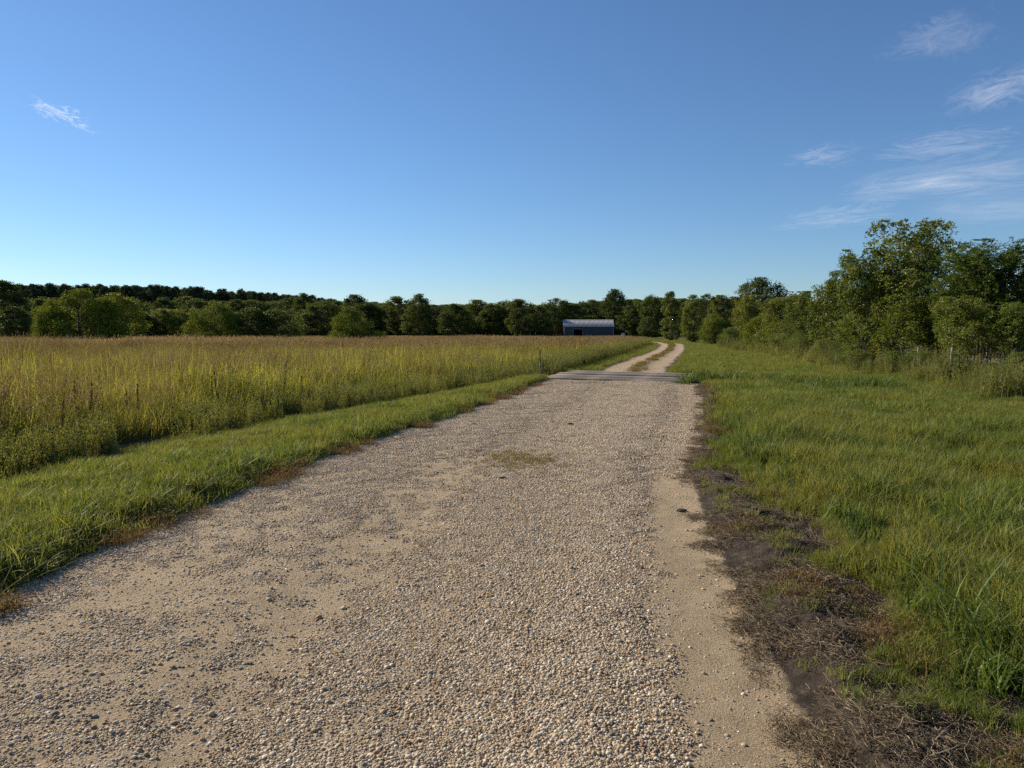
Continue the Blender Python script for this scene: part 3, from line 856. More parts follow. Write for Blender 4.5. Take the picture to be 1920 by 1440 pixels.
sm_ = rng.uniform(0, ss[-1], 2000); lm_ = rng.normal(0, 0.13, 2000)
x = np.interp(sm_, ss, tx) + np.interp(sm_, ss, nxv) * lm_; y = np.interp(sm_, ss, ty) + np.interp(sm_, ss, nyv) * lm_
keep = (y < 120) & (fbm(x / 0.9, y / 0.9, 87, 2) > 0.45); x, y = x[keep], y[keep]
scatter('lane_middle_grass', 'patch_source', np.stack([x, y, H0(x, y) + 0.03], -1), spin(len(x), 0.2), rng.uniform(0.5, 1.3, len(x)) * (1 + y / 120), 'low olive grass between the two wheel tracks of the far lane', 'grass', rng=rng)

# --- scraped soil margin on the right: straw, rusty tufts, few green shoots
x, y = polar_pts(3800, 2.2, 22, lambda y: ex(EDGE_S, y) - 0.12, lambda y: ex(EDGE_G, y) + 0.35, 1.3)
keep = fbm(x / 0.45, y / 0.45, 71, 3) > 0.47 - 0.12 * sst(x - ex(EDGE_S, y), 0.1, 0.4); x, y = x[keep], y[keep]
scatter('straw_litter', 'straw_source', xyz(x, y, 0.004), spin(len(x), 0.12), rng.uniform(0.3, 0.85, len(x)), 'dead straw and twigs littering the dark soil right of the road', 'litter', rng=rng)
x, y = polar_pts(700, 2.3, 22, lambda y: ex(EDGE_S, y) + 0.1, lambda y: ex(EDGE_G, y) + 0.3, 1.2)
keep = fbm(x / 0.5, y / 0.5, 73, 2) > 0.6; x, y = x[keep], y[keep]
scatter('rusty_weeds', 'rust_source', xyz(x, y), spin(len(x), 0.15), rng.uniform(0.7, 1.3, len(x)), 'rusty dry weeds on the soil right of the road', 'weeds', rng=rng)
x, y = polar_pts(700, 2.3, 20, lambda y: ex(EDGE_S, y) + 0.05, lambda y: ex(EDGE_G, y) + 0.3, 1.2)
keep = fbm(x / 0.4, y / 0.4, 75, 2) > 0.52; x, y = x[keep], y[keep]
scatter('green_shoots', 'lawn_source', xyz(x, y), spin(len(x), 0.15), rng.uniform(0.35, 0.7, len(x)), 'sparse green shoots on the soil right of the road', 'grass', rng=rng)
# small dry grass patch in the middle of the road
n_ = 190
x = rng.normal(0.12, 0.27, n_) + 0.0; y = rng.normal(9.15, 0.36, n_)
keep = fbm(x / 0.25, y / 0.4, 77, 2) > 0.3; x, y = x[keep], y[keep]
scatter('road_grass_patch', 'patch_source', xyz(x, y), spin(len(x), 0.3), rng.uniform(0.28, 0.5, len(x)), 'small patch of olive dry grass growing in the gravel', 'grass', rng=rng)

# ------------------------------------------------------------------ trees
m_bark = plain_mat('grey_bark', (0.05, 0.042, 0.034), (0.12, 0.10, 0.08), 6.0, 0.9, 0.6, stretch=(3, 3, 0.6))
m_bark_pale = plain_mat('pale_bark', (0.07, 0.06, 0.048), (0.16, 0.14, 0.115), 6.0, 0.9, 0.5, stretch=(3, 3, 0.6))
LM = {
    'sapling': leaf_mat('sapling_leaf', [(0.0, (0.062, 0.091, 0.021)), (0.45, (0.116, 0.164, 0.032)), (0.8, (0.195, 0.215, 0.043)), (1.0, (0.306, 0.249, 0.064))], None, 1, 0.35, 0.5, 0.2, 0.25),
    'ash': leaf_mat('ash_leaf', [(0.0, (0.056, 0.095, 0.023)), (0.6, (0.112, 0.166, 0.034)), (1.0, (0.215, 0.221, 0.048))], None, 1, 0.35, 0.5, 0.2, 0.2),
    'thicket': leaf_mat('thicket_leaf', [(0.0, (0.069, 0.094, 0.021)), (0.5, (0.134, 0.167, 0.029)), (0.9, (0.218, 0.222, 0.041)), (1.0, (0.276, 0.212, 0.058))], None, 1, 0.35, 0.5, 0.2, 0.4),
    'roundbush': leaf_mat('bush_leaf', [(0.0, (0.081, 0.113, 0.016)), (0.5, (0.161, 0.193, 0.022)), (1.0, (0.263, 0.272, 0.031))], None, 1, 0.22, 0.6, 0.15, 0.3),
    'broad': leaf_mat('broadleaf', [(0.0, (0.044, 0.066, 0.021)), (0.5, (0.083, 0.112, 0.030)), (0.85, (0.134, 0.153, 0.038)), (1.0, (0.203, 0.184, 0.051))], None, 1, 0.32, 0.6, 0.15, 0.5),
    'column': leaf_mat('column_leaf', [(0.0, (0.096, 0.126, 0.034)), (0.5, (0.156, 0.186, 0.046)), (1.0, (0.228, 0.240, 0.060))], None, 1, 0.28, 0.6, 0.15, 0.2),
    'dome': leaf_mat('oak_leaf', [(0.0, (0.052, 0.078, 0.023)), (0.6, (0.098, 0.124, 0.034)), (1.0, (0.156, 0.163, 0.047))], None, 1, 0.22, 0.6, 0.15, 0.3),
    'pine': leaf_mat('pine_needles', [(0.0, (0.032, 0.051, 0.024)), (0.6, (0.061, 0.086, 0.036)), (1.0, (0.101, 0.121, 0.049))], None, 1, 0.15, 0.7, 0.1, 0.4),
    'shrub': leaf_mat('shrub_leaf', [(0.0, (0.076, 0.105, 0.028)), (0.5, (0.136, 0.173, 0.045)), (1.0, (0.230, 0.231, 0.085))], None, 1, 0.35, 0.6, 0.15, 0.5),
}


def env(shape, t):
    """crown radius (share of full) at relative height t"""
    if shape == 'oval': return math.sin(math.pi * min(max((t - 0.02) / 0.98, 0.02), 0.98) ** 0.85) ** 0.6
    if shape == 'dome': return max(0.0, 1 - max(0, (t - 0.35) / 0.65) ** 2.2) ** 0.5 * (0.65 + 0.35 * min(1, t / 0.35))
    if shape == 'column': return (min(1, t / 0.12) ** 0.6) * max(0.02, 1 - max(0, (t - 0.45) / 0.55) ** 1.8) ** 0.6
    if shape == 'bush': return max(0.02, 1 - t ** 2.4) ** 0.55
    if shape == 'spread': return 0.45 + 0.55 * math.sin(math.pi * min(1, t * 0.78 + 0.05))
    if shape == 'pine': return max(0.05, 1 - t) ** 0.7
    return 1.0


def gen_cluster_tree(rng, Ht, W, z0, shape, ncl, nleaf, lsize, rc, trunk_r, trunk_top=0.85, asp=0.6):
    """trunk, a limb to every leaf clump, leaves through each clump; returns (wood, crown) builders"""
    wood = Bld(); crown = Bld()
    ph = rng.random(4) * 6.283
    lean = rng.normal(0, 0.03, 2)

    def tr(z):
        t = z / Ht
        return np.array([lean[0] * z + 0.02 * Ht * math.sin(3 * t + ph[0]) * t, lean[1] * z + 0.02 * Ht * math.sin(2.6 * t + ph[1]) * t, z])
    zt = np.linspace(-0.1, Ht * trunk_top, 9)
    tube(wood, [tr(z) for z in zt], trunk_r * (1.15 - 0.95 * zt / (Ht * trunk_top)).clip(0.12), 7, 0.5)
    # uneven outline: radius varies with azimuth
    az_w = [rng.uniform(0.72, 1.12) for _ in range(7)]
    cl = []
    tries = 0
    while len(cl) < ncl and tries < ncl * 40:
        tries += 1
        t = rng.random(); a = rng.random() * 6.283
        e = env(shape, t)
        if rng.random() > e ** 0.6 + 0.15: continue
        u = (a / 6.283) * 7; k = int(u) % 7; f_ = u - int(u)
        m = az_w[k] * (1 - f_) + az_w[(k + 1) % 7] * f_
        rr = e * m * W / 2 * (0.35 + 0.65 * rng.random() ** 0.5)
        z = z0 + t * (Ht - z0 - rc * 0.4)
        c = tr(z) + np.array([math.cos(a) * rr, math.sin(a) * rr, 0])
        r_ = rc * rng.uniform(0.55, 1.2)
        rr_max = e * m * W / 2 + 0.25 * r_
        cl.append((c, r_, rr))
    for c, r_, rr in cl:
        zb = max(z0 * 0.7, c[2] - rr * rng.uniform(0.5, 1.1)); zb = min(zb, Ht * trunk_top * 0.95)
        p0 = tr(zb); t = np.linspace(0, 1, 5)[:, None]
        pts = p0 + (c - p0) * t; pts[:, 2] += (np.sin(t[:, 0] * math.pi) * -0.12 * rr)
        r0 = trunk_r * 0.32
        tube(wood, pts, np.linspace(r0, r0 * 0.15, 5), 4, 0.5)
    w = np.array([c[1] ** 2 for c in cl]); w /= w.sum()
    pick = rng.choice(len(cl), nleaf, p=w)
    C = np.array([c[0] for c in cl])[pick]; RR = np.array([c[1] for c in cl])[pick]
    d = rng.normal(size=(nleaf, 3)); d /= np.linalg.norm(d, axis=1)[:, None]
    pos = C + d * (RR * (rng.random(nleaf) ** 0.45) * np.where(rng.random(nleaf) < 0.14, rng.uniform(1.0, 1.7, nleaf), 1.0))[:, None] * np.array([1, 1, 0.8])
    pos[:, 2] = np.clip(pos[:, 2], 0.06, Ht)
    ct = rng.random(len(cl))[pick]
    leafquads(crown, rng, pos, lsize, 0.3, asp, 0.45 * ct + 0.55 * rng.random(nleaf))
    return wood, crown


def gen_shoot_tree(rng, Ht, W, shape, nsh, nleaf, lsize, trunk_r, stems=1, low=0.08, pinnate=False, asp=0.5, rc=0.09, nlead=0):
    """ascending shoots from one or several stems, each set with twigs and leaves"""
    wood = Bld(); crown = Bld()
    stems_p = []
    for s in range(stems):
        a = rng.random() * 6.283; sp = 0.0 if s == 0 else rng.uniform(0.08, 0.2) * W
        base = np.array([math.cos(a) * sp * 0.5, math.sin(a) * sp * 0.5, -0.05])
        top = np.array([math.cos(a) * sp * 1.6 + rng.normal(0, 0.05 * W), math.sin(a) * sp * 1.6 + rng.normal(0, 0.05 * W), Ht * (1.0 if s == 0 else rng.uniform(0.7, 0.95))])
        t = np.linspace(0, 1, 9)[:, None]
        pts = base + (top - base) * t + np.array([[0.03 * W, 0, 0]]) * np.sin(t * rng.uniform(3, 7) + rng.random() * 6) * t
        stems_p.append(pts)
        tube(wood, pts, trunk_r * (1 if s == 0 else 0.7) * np.linspace(1, 0.12, 9), 6, 0.5)
    cen = []; csz = []; cdir = []
    for s in range(nsh + nlead):
        P_ = stems_p[rng.integers(0, stems)]
        t0 = low + (0.84 - low) * rng.random() ** 0.72; i0 = t0 * 8; k = int(i0); p0 = P_[k] + (P_[min(k + 1, 8)] - P_[k]) * (i0 - k)
        a = rng.random() * 6.283
        t1 = min(1.0, t0 + rng.uniform(0.10, 0.34)); R_ = env(shape, t1) * W / 2 * rng.uniform(0.55, 1.08)
        if s >= nsh:
            t0 = rng.uniform(0.5, 0.78); i0 = t0 * 8; k = int(i0); p0 = P_[k] + (P_[min(k + 1, 8)] - P_[k]) * (i0 - k); t1 = rng.uniform(0.9, 1.07); R_ = W / 2 * rng.uniform(0.15, 0.8)
        tip = np.array([math.cos(a) * R_, math.sin(a) * R_, t1 * Ht])
        t = np.linspace(0, 1, 6)[:, None]
        pts = p0 + (tip - p0) * t; pts[:, :2] += (tip - p0)[:2] * (np.sin(t * math.pi) * 0.14); pts[:, 2] -= np.sin(t[:, 0] * math.pi) * 0.03 * Ht
        tube(wood, pts, np.linspace(trunk_r * 0.3, trunk_r * 0.06, 6), 4, 0.5)
        m = 9
        tt = rng.uniform(0.25, 1.0, m); tt[0] = 1.0; tt[1] = 0.93
        c = np.stack([np.interp(tt, t[:, 0], pts[:, q]) for q in range(3)], -1)
        off = rng.normal(size=(m, 3)) * np.array([1, 1, 0.8]) * (rc * W * (1.15 - 0.8 * tt))[:, None]
        cen.append(c + off); csz.append(rc * W * 0.55 * (1.2 - 0.5 * tt)); cdir.append(np.tile((tip - p0) / np.linalg.norm(tip - p0), (m, 1)))
        for j in range(m):
            if j > 1: tube(wood, np.stack([c[j], c[j] + off[j]]), [trunk_r * 0.06, trunk_r * 0.03], 3, 0.5)
    for P_ in stems_p:
        tt = np.linspace(0.6, 1.0, 7)
        c = np.stack([np.interp(tt, np.linspace(0, 1, 9), P_[:, q]) for q in range(3)], -1)
        cen.append(c + rng.normal(0, 0.05 * W, c.shape)); csz.append(np.full(7, rc * W * 0.5)); cdir.append(np.tile([[0, 0, 1.]], (7, 1)))
    cen = np.concatenate(cen); csz = np.concatenate(csz); cdir = np.concatenate(cdir)
    if not pinnate:
        pick = rng.integers(0, len(cen), nleaf)
        pos = cen[pick] + rng.normal(size=(nleaf, 3)) * csz[pick][:, None] * np.array([1, 1, 0.9])
        pos[:, 2] = np.clip(pos[:, 2], 0.05, Ht * 1.03)
        ct = rng.random(len(cen))[pick]
        leafquads(crown, rng, pos, lsize, 0.3, asp, 0.4 * ct + 0.6 * rng.random(nleaf))
    else:
        nf = nleaf // 11
        pick = rng.integers(0, len(cen), nf)
        o = cen[pick] + rng.normal(size=(nf, 3)) * csz[pick][:, None] * 0.6
        a = rng.random(nf) * 6.283; el = rng.uniform(0.1, 1.1, nf)
        d = np.stack([np.cos(a) * np.cos(el), np.sin(a) * np.cos(el), np.sin(el)], -1)
        L = rng.uniform(0.22, 0.38, nf)
        side = np.stack([-np.sin(a), np.cos(a), 0 * a], -1)
        ct = rng.random(nf)
        for k in range(11):
            t = 0.2 + 0.8 * (k // 2) / 5; sg = 0 if k == 10 else (1 if k % 2 else -1)
            p = o + d * (L * t)[:, None] + side * (sg * 0.045) - np.array([[0, 0, 1]]) * (0.10 * L * t * t)[:, None]
            dd = side * sg * 1.0 + d * (0.7 if sg else 1.0)
            p[:, 2] = np.clip(p[:, 2], 0.05, Ht * 1.05)
            leafquads(crown, rng, p, lsize, 0.8, 0.36, np.clip(0.6 * ct + 0.4 * rng.random(nf), 0, 1), dd)
    return wood, crown


rng = np.random.default_rng(21)
PROTO = {}


def proto(kind, Ht, W, gens, bark=None):
    PROTO[kind] = [(w.mesh(kind + '_trunk', bark or m_bark, True), c.mesh(kind + '_crown', LM[kind]), Ht, W) for w, c in gens]


proto('sapling', 5.5, 2.8, [gen_shoot_tree(rng, 5.5, 2.8, 'spread', 32, 10500, 0.105, 0.05, 3, 0.12, rc=0.075, nlead=11) for _ in range(4)], m_bark_pale)
proto('ash', 4.7, 2.3, [gen_shoot_tree(rng, 4.7, 2.3, 'spread', 30, 11500, 0.10, 0.045, 3, 0.1, True, rc=0.075, nlead=12) for _ in range(3)], m_bark_pale)
proto('thicket', 4.0, 3.4, [gen_shoot_tree(rng, 4.0, 3.4, 'bush', 46, 11500, 0.105, 0.04, 5, 0.04, rc=0.075, nlead=10) for _ in range(4)])
proto('roundbush', 5.0, 5.6, [gen_cluster_tree(rng, 5.0, 5.6, 0.15, 'bush', 130, 20000, 0.15, 0.62, 0.10, 0.7, 0.5) for _ in range(4)])
proto('broad', 11.0, 8.0, [gen_cluster_tree(rng, 11, w_, z_, sh_, n_c, 11500, 0.33, rc_, 0.17, 0.86) for w_, z_, sh_, n_c, rc_ in ((8.0, 0.8, 'oval', 170, 0.85), (7.6, 0.6, 'column', 160, 0.85), (8.6, 1.2, 'dome', 160, 0.85), (7.6, 0.5, 'bush', 150, 0.9), (8.0, 1.0, 'oval', 120, 0.8), (7.2, 0.5, 'column', 140, 0.9), (9.0, 0.9, 'oval', 160, 0.95))])
proto('column', 8.0, 4.0, [gen_cluster_tree(rng, 8, 4.0, 0.3, 'column', 120, 11000, 0.2, 0.5, 0.10) for _ in range(2)])
proto('dome', 12.0, 12.0, [gen_cluster_tree(rng, 12, 12.0, 2.0, 'dome', 170, 15000, 0.34, 1.2, 0.3, 0.75)])
proto('pine', 20.0, 6.0, [gen_cluster_tree(rng, 20, 7.5, 3.0, 'oval', 85, 6500, 0.48, 1.05, 0.2, 0.97) for _ in range(3)])
proto('shrub', 1.2, 1.5, [gen_shoot_tree(rng, 1.2, 1.5, 'bush', 26, 3200, 0.05, 0.012, 5, 0.03) for _ in range(4)])
_cnt = {}


def plant(kind, x, y, h, w, label, group=None, name=None, cat='tree'):
    k = _cnt.get(kind, 0); _cnt[kind] = k + 1
    tm, cm, H_, W_ = PROTO[kind][k % len(PROTO[kind])]
    e = bpy.data.objects.new(name or {'sapling': 'sapling_tree', 'ash': 'ash_tree', 'thicket': 'thicket_tree', 'roundbush': 'bush', 'broad': 'broadleaf_tree', 'column': 'column_tree', 'dome': 'oak_tree', 'shrub': 'shrub'}[kind], None)
    COL.objects.link(e)
    e.location = (x, y, float(H0(x, y)))
    e.rotation_euler = (0, 0, random.Random(k * 31 + len(kind)).uniform(0, 6.283))
    e.scale = (w / W_, w / W_, h / H_)
    e.empty_display_size = 0.3
    tag(e, label, cat, group)
    link('trunk', tm, e); link('crown', cm, e)
    return e


GR = 'young trees along the right side'
RIGHT = [
    ('sapling', 15.7, 30.0, 5.8, 3.9, 'tallest tree on the right with a loose open crown'),
    ('sapling', 14.6, 31.0, 4.8, 2.7, 'slender sapling with sparse shoots just left of the tallest right-hand tree'),
    ('sapling', 17.3, 31.0, 5.35, 3.0, 'leafy sapling close behind the tallest right-hand tree on its right'),
    ('ash', 16.6, 26.0, 4.6, 2.3, 'feathery leaved tree, highest near the right edge of the photo'),
    ('ash', 16.0, 27.0, 4.5, 2.1, 'feathery leaved tree between the tallest tree and the right edge clump'),
    ('ash', 17.3, 25.5, 4.2, 2.1, 'feathery leaved tree cut by the right edge of the photo'),
    ('sapling', 14.7, 24.5, 2.7, 2.1, 'low sapling with a pale stem in front of the feathery leaved trees'),
    ('sapling', 15.4, 29.0, 2.9, 2.7, 'low bushy sapling at the foot of the tallest right-hand tree'),
    ('sapling', 15.6, 23.5, 2.5, 2.0, 'low sapling with bare lower stems nearest the right edge'),
    ('thicket', 16.3, 38.0, 4.1, 3.6, 'rounded yellowish green tree left of the tallest right-hand tree'),
    ('thicket', 18.4, 47.0, 4.0, 3.4, 'dense green tree second to the left of the tallest right-hand tree'),
    ('thicket', 15.9, 34.5, 2.5, 2.8, 'low olive thicket in front of the rounded yellowish tree'),
    ('thicket', 20.6, 58.0, 4.1, 3.7, 'olive brown bushy tree in the middle of the right-hand row'),
    ('thicket', 23.6, 75.0, 5.1, 4.2, 'upright olive tree below the big domed oak'),
    ('dome', 49.7, 150.0, 12.4, 12.5, 'big dark domed tree rising behind the right-hand row'),
    ('broad', 26.2, 95.0, 6.2, 4.4, 'tree just right of the pale green column tree beside the lane'),
    ('column', 25.8, 106.0, 6.8, 4.1, 'pale green column shaped tree on the right of the lane bend'),
    ('column', 26.5, 124.0, 8.2, 3.7, 'tall narrow tree where the lane disappears'),
    ('roundbush', 23.9, 88.0, 3.7, 4.0, 'round olive bush right of the lane bend'),
    ('broad', 29.7, 100.0, 6.3, 4.6, 'tree left of and below the big domed tree'),
    ('roundbush', 22.1, 66.0, 3.1, 4.2, 'low round bush in the middle of the right-hand row'),
    ('thicket', 17.5, 35.0, 4.2, 3.3, 'dense tree filling behind the slender sapling on the right'),
    ('ash', 19.4, 31.0, 4.7, 3.1, 'feathery leaved tree at the back of the right edge clump'),
    ('ash', 18.0, 25.0, 4.3, 2.5, 'feathery leaved tree mostly outside the right edge'),
    ('thicket', 23.8, 63.0, 4.6, 3.9, 'green tree to the right of the olive brown bushy tree'),
    ('broad', 33.0, 128.0, 8.0, 5.7, 'dark tree behind the pale green column tree'),
    ('thicket', 19.2, 40.0, 3.9, 3.6, 'dense dark tree behind the rounded yellowish green tree'),
    ('thicket', 20.8, 33.0, 4.2, 3.6, 'dense dark tree in the back row behind the feathery trees'),
    ('thicket', 21.8, 28.0, 4.2, 3.6, 'dense dark tree in the back row by the right edge'),
]
for k, x, y, h, w, lab in RIGHT: plant(k, x, y, h, w, lab, GR, cat='bush' if k == 'roundbush' else 'tree')
GL = 'bushes standing in the left meadow'
LEFT = [
    ('roundbush', -43.5, 75.0, 6.0, 7.4, 'largest round bush in the left meadow with a sunlit yellow green top'),
    ('roundbush', -41.0, 77.0, 5.7, 6.6, 'dark bush joined to the right side of the largest meadow bush'),
    ('roundbush', -45.4, 74.0, 4.9, 4.0, 'sunlit bush at the left foot of the largest meadow bush'),
    ('broad', -42.0, 84.0, 3.9, 5.8, 'low dark bush just right of the largest meadow bush'),
    ('thicket', -39.8, 86.0, 4.2, 5.4, 'second low bush right of the largest meadow bush'),
    ('broad', -36.9, 88.0, 4.4, 5.2, 'darker bush midway along the left bush row'),
    ('roundbush', -32.6, 82.0, 5.2, 6.2, 'light topped bush, tallest of the right half of the bush row'),
    ('broad', -29.6, 84.0, 4.6, 5.2, 'dark green bush beside the light topped bush'),
    ('broad', -26.9, 86.0, 4.3, 4.6, 'last dark bush at the right end of the bush row'),
    ('roundbush', -12.8, 60.0, 3.6, 4.5, 'lone rounded bush standing by itself in the meadow'),
    ('broad', -63.6, 95.0, 4.8, 5.2, 'pale green shrubby tree at the left edge of the photo'),
    ('broad', -85.0, 125.0, 10.1, 9.0, 'tall tree behind the shrubby tree at the left edge'),
]
for k, x, y, h, w, lab in LEFT: plant(k, x, y, h, w, lab, GL if 'edge' not in lab else None, name='bush' if 'edge' not in lab else None, cat='bush' if 'edge' not in lab else 'tree')
LINE = [(-105.2, 199.2, 11.0, 6.6), (-96.1, 189.0, 10.0, 7.1), (-111.5, 230.9, 12.8, 8.1), (-90.2, 195.4, 11.5, 6.5), (-102.2, 234.7, 12.2, 10.4), (-84.5, 203.6, 10.7, 8.4), (-92.5, 237.8, 12.6, 7.8), (-78.5, 215.4, 12.1, 7.4), (-83.2, 241.1, 13.5, 10.9), (-77.6, 239.5, 13.2, 9.7), (-64.3, 215.5, 12.4, 8.2), (-53.7, 194.7, 10.7, 7.1), (-48.2, 187.8, 10.8, 7.8), (-49.8, 213.3, 10.5, 7.9), (-44.8, 209.8, 10.8, 7.3), (-39.7, 206.3, 10.9, 8.9), (-40.4, 239.3, 12.9, 7.9), (-34.3, 230.9, 12.3, 9.5), (-24.8, 195.7, 11.0, 7.6), (-24.4, 238.8, 11.3, 11.1), (-14.1, 186.1, 8.8, 6.7), (-10.5, 209.6, 10.3, 9.7), (-5.0, 202.6, 9.7, 7.0), (-1.0, 207.9, 10.1, 9.7), (2.6, 187.7, 8.8, 6.4), (7.2, 202.4, 9.1, 6.7), (12.9, 223.7, 11.2, 7.2), (18.4, 223.1, 11.2, 8.8), (25.9, 236.8, 12.4, 10.3), (31.2, 228.8, 13.7, 8.7), (33.7, 202.9, 11.3, 8.5), (36.0, 190.9, 11.6, 6.6)]
ORD = ['first', 'second', 'third', 'fourth', 'fifth', 'sixth', 'seventh', 'eighth', 'ninth', 'tenth', 'eleventh', 'twelfth', 'thirteenth', 'fourteenth', 'fifteenth', 'sixteenth', 'seventeenth', 'eighteenth', 'nineteenth', 'twentieth', 'twenty-first', 'twenty-second', 'twenty-third', 'twenty-fourth', 'twenty-fifth', 'twenty-sixth', 'twenty-seventh', 'twenty-eighth']
_hv = random.Random(12)
LINE = [(a_, b_, c_ * _hv.uniform(0.86, 1.12), d_ * _hv.uniform(0.85, 1.15)) for a_, b_, c_, d_ in LINE]
LINE.sort(key=lambda r: r[0] / r[1])
lefts = [r for r in LINE if r[0] / r[1] < 0.0615]; behind = [r for r in LINE if 0.0615 <= r[0] / r[1] < 0.125]; rights = [r for r in LINE if r[0] / r[1] >= 0.125]
for n_, r in enumerate(reversed(lefts)):
    plant('broad', r[0], r[1], r[2], r[3] * 1.35, '%s broadleaf tree to the left of the barn in the far tree line' % ORD[n_], 'far broadleaf tree line')
for n_, r in enumerate(behind):
    plant('broad', r[0], r[1], r[2], r[3] * 1.25, '%s dark tree from the left rising behind the barn roof' % ORD[n_], 'far broadleaf tree line')
for n_, r in enumerate(rights):
    plant('broad', r[0], r[1], r[2], r[3] * 1.2, '%s tall dark tree to the right of the barn' % ORD[n_], 'far broadleaf tree line')
plant('broad', 27.5, 152.0, 4.6, 3.6, 'small tree with a thin pale trunk standing between barn and lane', None)
# shrubs at the foot of the right-hand trees
SH = [(13.4, 20.8, 0.8, 1.3, 'dark leafy shrub at the foot of the trees by the right edge'), (14.8, 21.8, 1.0, 1.5, 'green shrub behind the dark leafy shrub by the right edge'),
      (13.9, 23.6, 1.0, 1.5, 'low shrub under the low pale stemmed sapling'), (14.2, 26.0, 1.0, 1.5, 'olive shrub below the feathery leaved trees'), (14.1, 27.6, 0.9, 1.6, 'dry brownish shrub below the low bushy sapling'),
      (13.6, 29.3, 0.9, 1.6, 'grey green shrub below the tallest right-hand tree'), (14.0, 31.0, 1.0, 1.7, 'yellowish shrub below the slender sapling'), (14.5, 33.0, 1.2, 1.8, 'shrub left of the slender sapling at the grass edge'),
      (14.8, 35.6, 1.2, 1.9, 'shrub at the foot of the rounded yellowish green tree'), (15.9, 41.0, 1.4, 2.2, 'olive shrub at the foot of the dense green tree'), (17.2, 45.0, 1.5, 2.4, 'shrub beside the grass left of the dense green tree'),
      (18.4, 51.0, 1.6, 2.6, 'pale olive shrub at the foot of the olive brown bushy tree'), (19.8, 59.0, 1.7, 2.8, 'shrub left of the olive brown bushy tree'), (21.2, 72.0, 2.0, 3.2, 'shrub in front of the upright olive tree'), (23.4, 80.0, 2.0, 3.2, 'shrub right of the lane bend bush')]
for x, y, h, w, lab in SH: plant('shrub', x, y, h, w, lab, 'shrubs at the foot of the right-hand trees', cat='shrub')
# thin tall dry weeds between the shrubs
rng = np.random.default_rng(33)
x, y = polar_pts(1500, 18, 75, lambda y: ex(TREE_L, y) - 0.9, lambda y: ex(TREE_L, y) + 2.6, 1.4)
keep = fbm(x / 1.4, y / 1.4, 81, 3) > 0.46; x, y = x[keep], y[keep]
scatter('undergrowth', 'weed_source', xyz(x, y), spin(len(x), 0.12), (0.2 + 1.7 * fbm(x / 2.0, y / 2.0, 83, 2)) * rng.uniform(0.5, 1.2, len(x)), 'tangled weeds and dry stalks under the right-hand trees', 'undergrowth', rng=rng)
x, y = polar_pts(260, 18, 60, lambda y: ex(TREE_L, y) - 0.7, lambda y: ex(TREE_L, y) + 2.0, 1.3)
scatter('tall_dry_grass', 'tall_source', xyz(x, y), spin(len(x), 0.12), rng.uniform(0.5, 0.85, len(x)), 'thin dry grass standing in front of the right-hand trees', 'grass', rng=rng)

# woods behind everything: mass that reads as one
src_collection('wood_source', [])
c = bpy.data.collections.new('wood_tree_source')


def joined_tree(kind, k):
    tm, cm, H_, W_ = PROTO[kind][k]
    v1 = np.empty(len(tm.vertices) * 3, np.float32); tm.vertices.foreach_get('co', v1)
    v2 = np.empty(len(cm.vertices) * 3, np.float32); cm.vertices.foreach_get('co', v2)
    f1 = [tuple(p.vertices) for p in tm.polygons]
    t2 = np.empty(len(cm.polygons) * 3, np.int32); cm.polygons.foreach_get('vertices', t2)
    q = np.array([f for f in f1 if len(f) == 4]); t = np.array([f for f in f1 if len(f) == 3])
    n1 = len(v1) // 3
    tt = np.concatenate([t, t2.reshape(-1, 3) + n1])
    ti = np.empty(len(cm.vertices), np.float32); cm.attributes['tint'].data.foreach_get('value', ti)
    mi = np.concatenate([np.zeros(len(q)), np.zeros(len(t)), np.ones(len(t2) // 3)])
    return mesh_np('wood_tree', np.concatenate([v1, v2]).reshape(-1, 3), [q, tt], None, {'tint': np.concatenate([np.full(n1, 0.5), ti])}, False, [m_bark, LM[kind]], mi)


src_collection('pine_wood_source', [joined_tree('pine', k) for k in range(3)])
src_collection('thicket_mass_source', [joined_tree('thicket', k) for k in range(4)])
src_collection('broad_wood_source', [joined_tree('broad', k) for k in range(7)])
n_ = 1300
y = rng.uniform(300, 400, n_); a = rng.uniform(-0.80, -0.235, n_); x = a * y
s = (0.95 + 0.14 * (y - 300) / 100) * rng.uniform(0.84, 1.05, n_) * np.interp(a, [-0.8, -0.5, -0.36, -0.235], [1.1, 1.06, 0.95, 0.78])
scatter('pine_wood', 'pine_wood_source', np.stack([x, y, 0 * x], -1), spin(n_, 0.02), s, 'dark pine wood on the skyline at the far left', 'wood', rng=rng)
n_ = 1100
y = rng.uniform(244, 330, n_); a = rng.uniform(-0.42, 0.36, n_); x = a * y
s = (y / 280) * rng.uniform(0.86, 1.08, n_) * np.interp(a, [-0.42, -0.3, -0.1, 0.05, 0.14, 0.2, 0.36], [1.08, 1.14, 1.0, 0.98, 1.16, 1.2, 1.05])
scatter('wood', 'broad_wood_source', np.stack([x, y, 0 * x], -1), spin(n_, 0.02), s, 'dense dark broadleaf wood behind the field and the barn', 'wood', rng=rng)
n_ = 240
y = rng.uniform(130, 215, n_); x = y * rng.uniform(0.235, 0.85, n_)
scatter('right_wood', 'broad_wood_source', np.stack([x, y, 0 * x], -1), spin(n_, 0.02), rng.uniform(0.5, 0.75, n_) * (y / 175), 'dark wood behind the right-hand row of trees', 'wood', rng=rng)
n_ = 130
y = rng.uniform(20, 110, n_); x = np.interp(y, TREE_L[:, 1], TREE_L[:, 0]) + 6.5 + rng.uniform(0, 14, n_) * (0.6 + y / 80)
scatter('thicket_mass', 'thicket_mass_source', np.stack([x, y, 0 * x], -1), spin(n_, 0.03), rng.uniform(0.75, 1.05, n_), 'dense thicket behind the right-hand row of trees', 'thicket', rng=rng)
n_ = 160
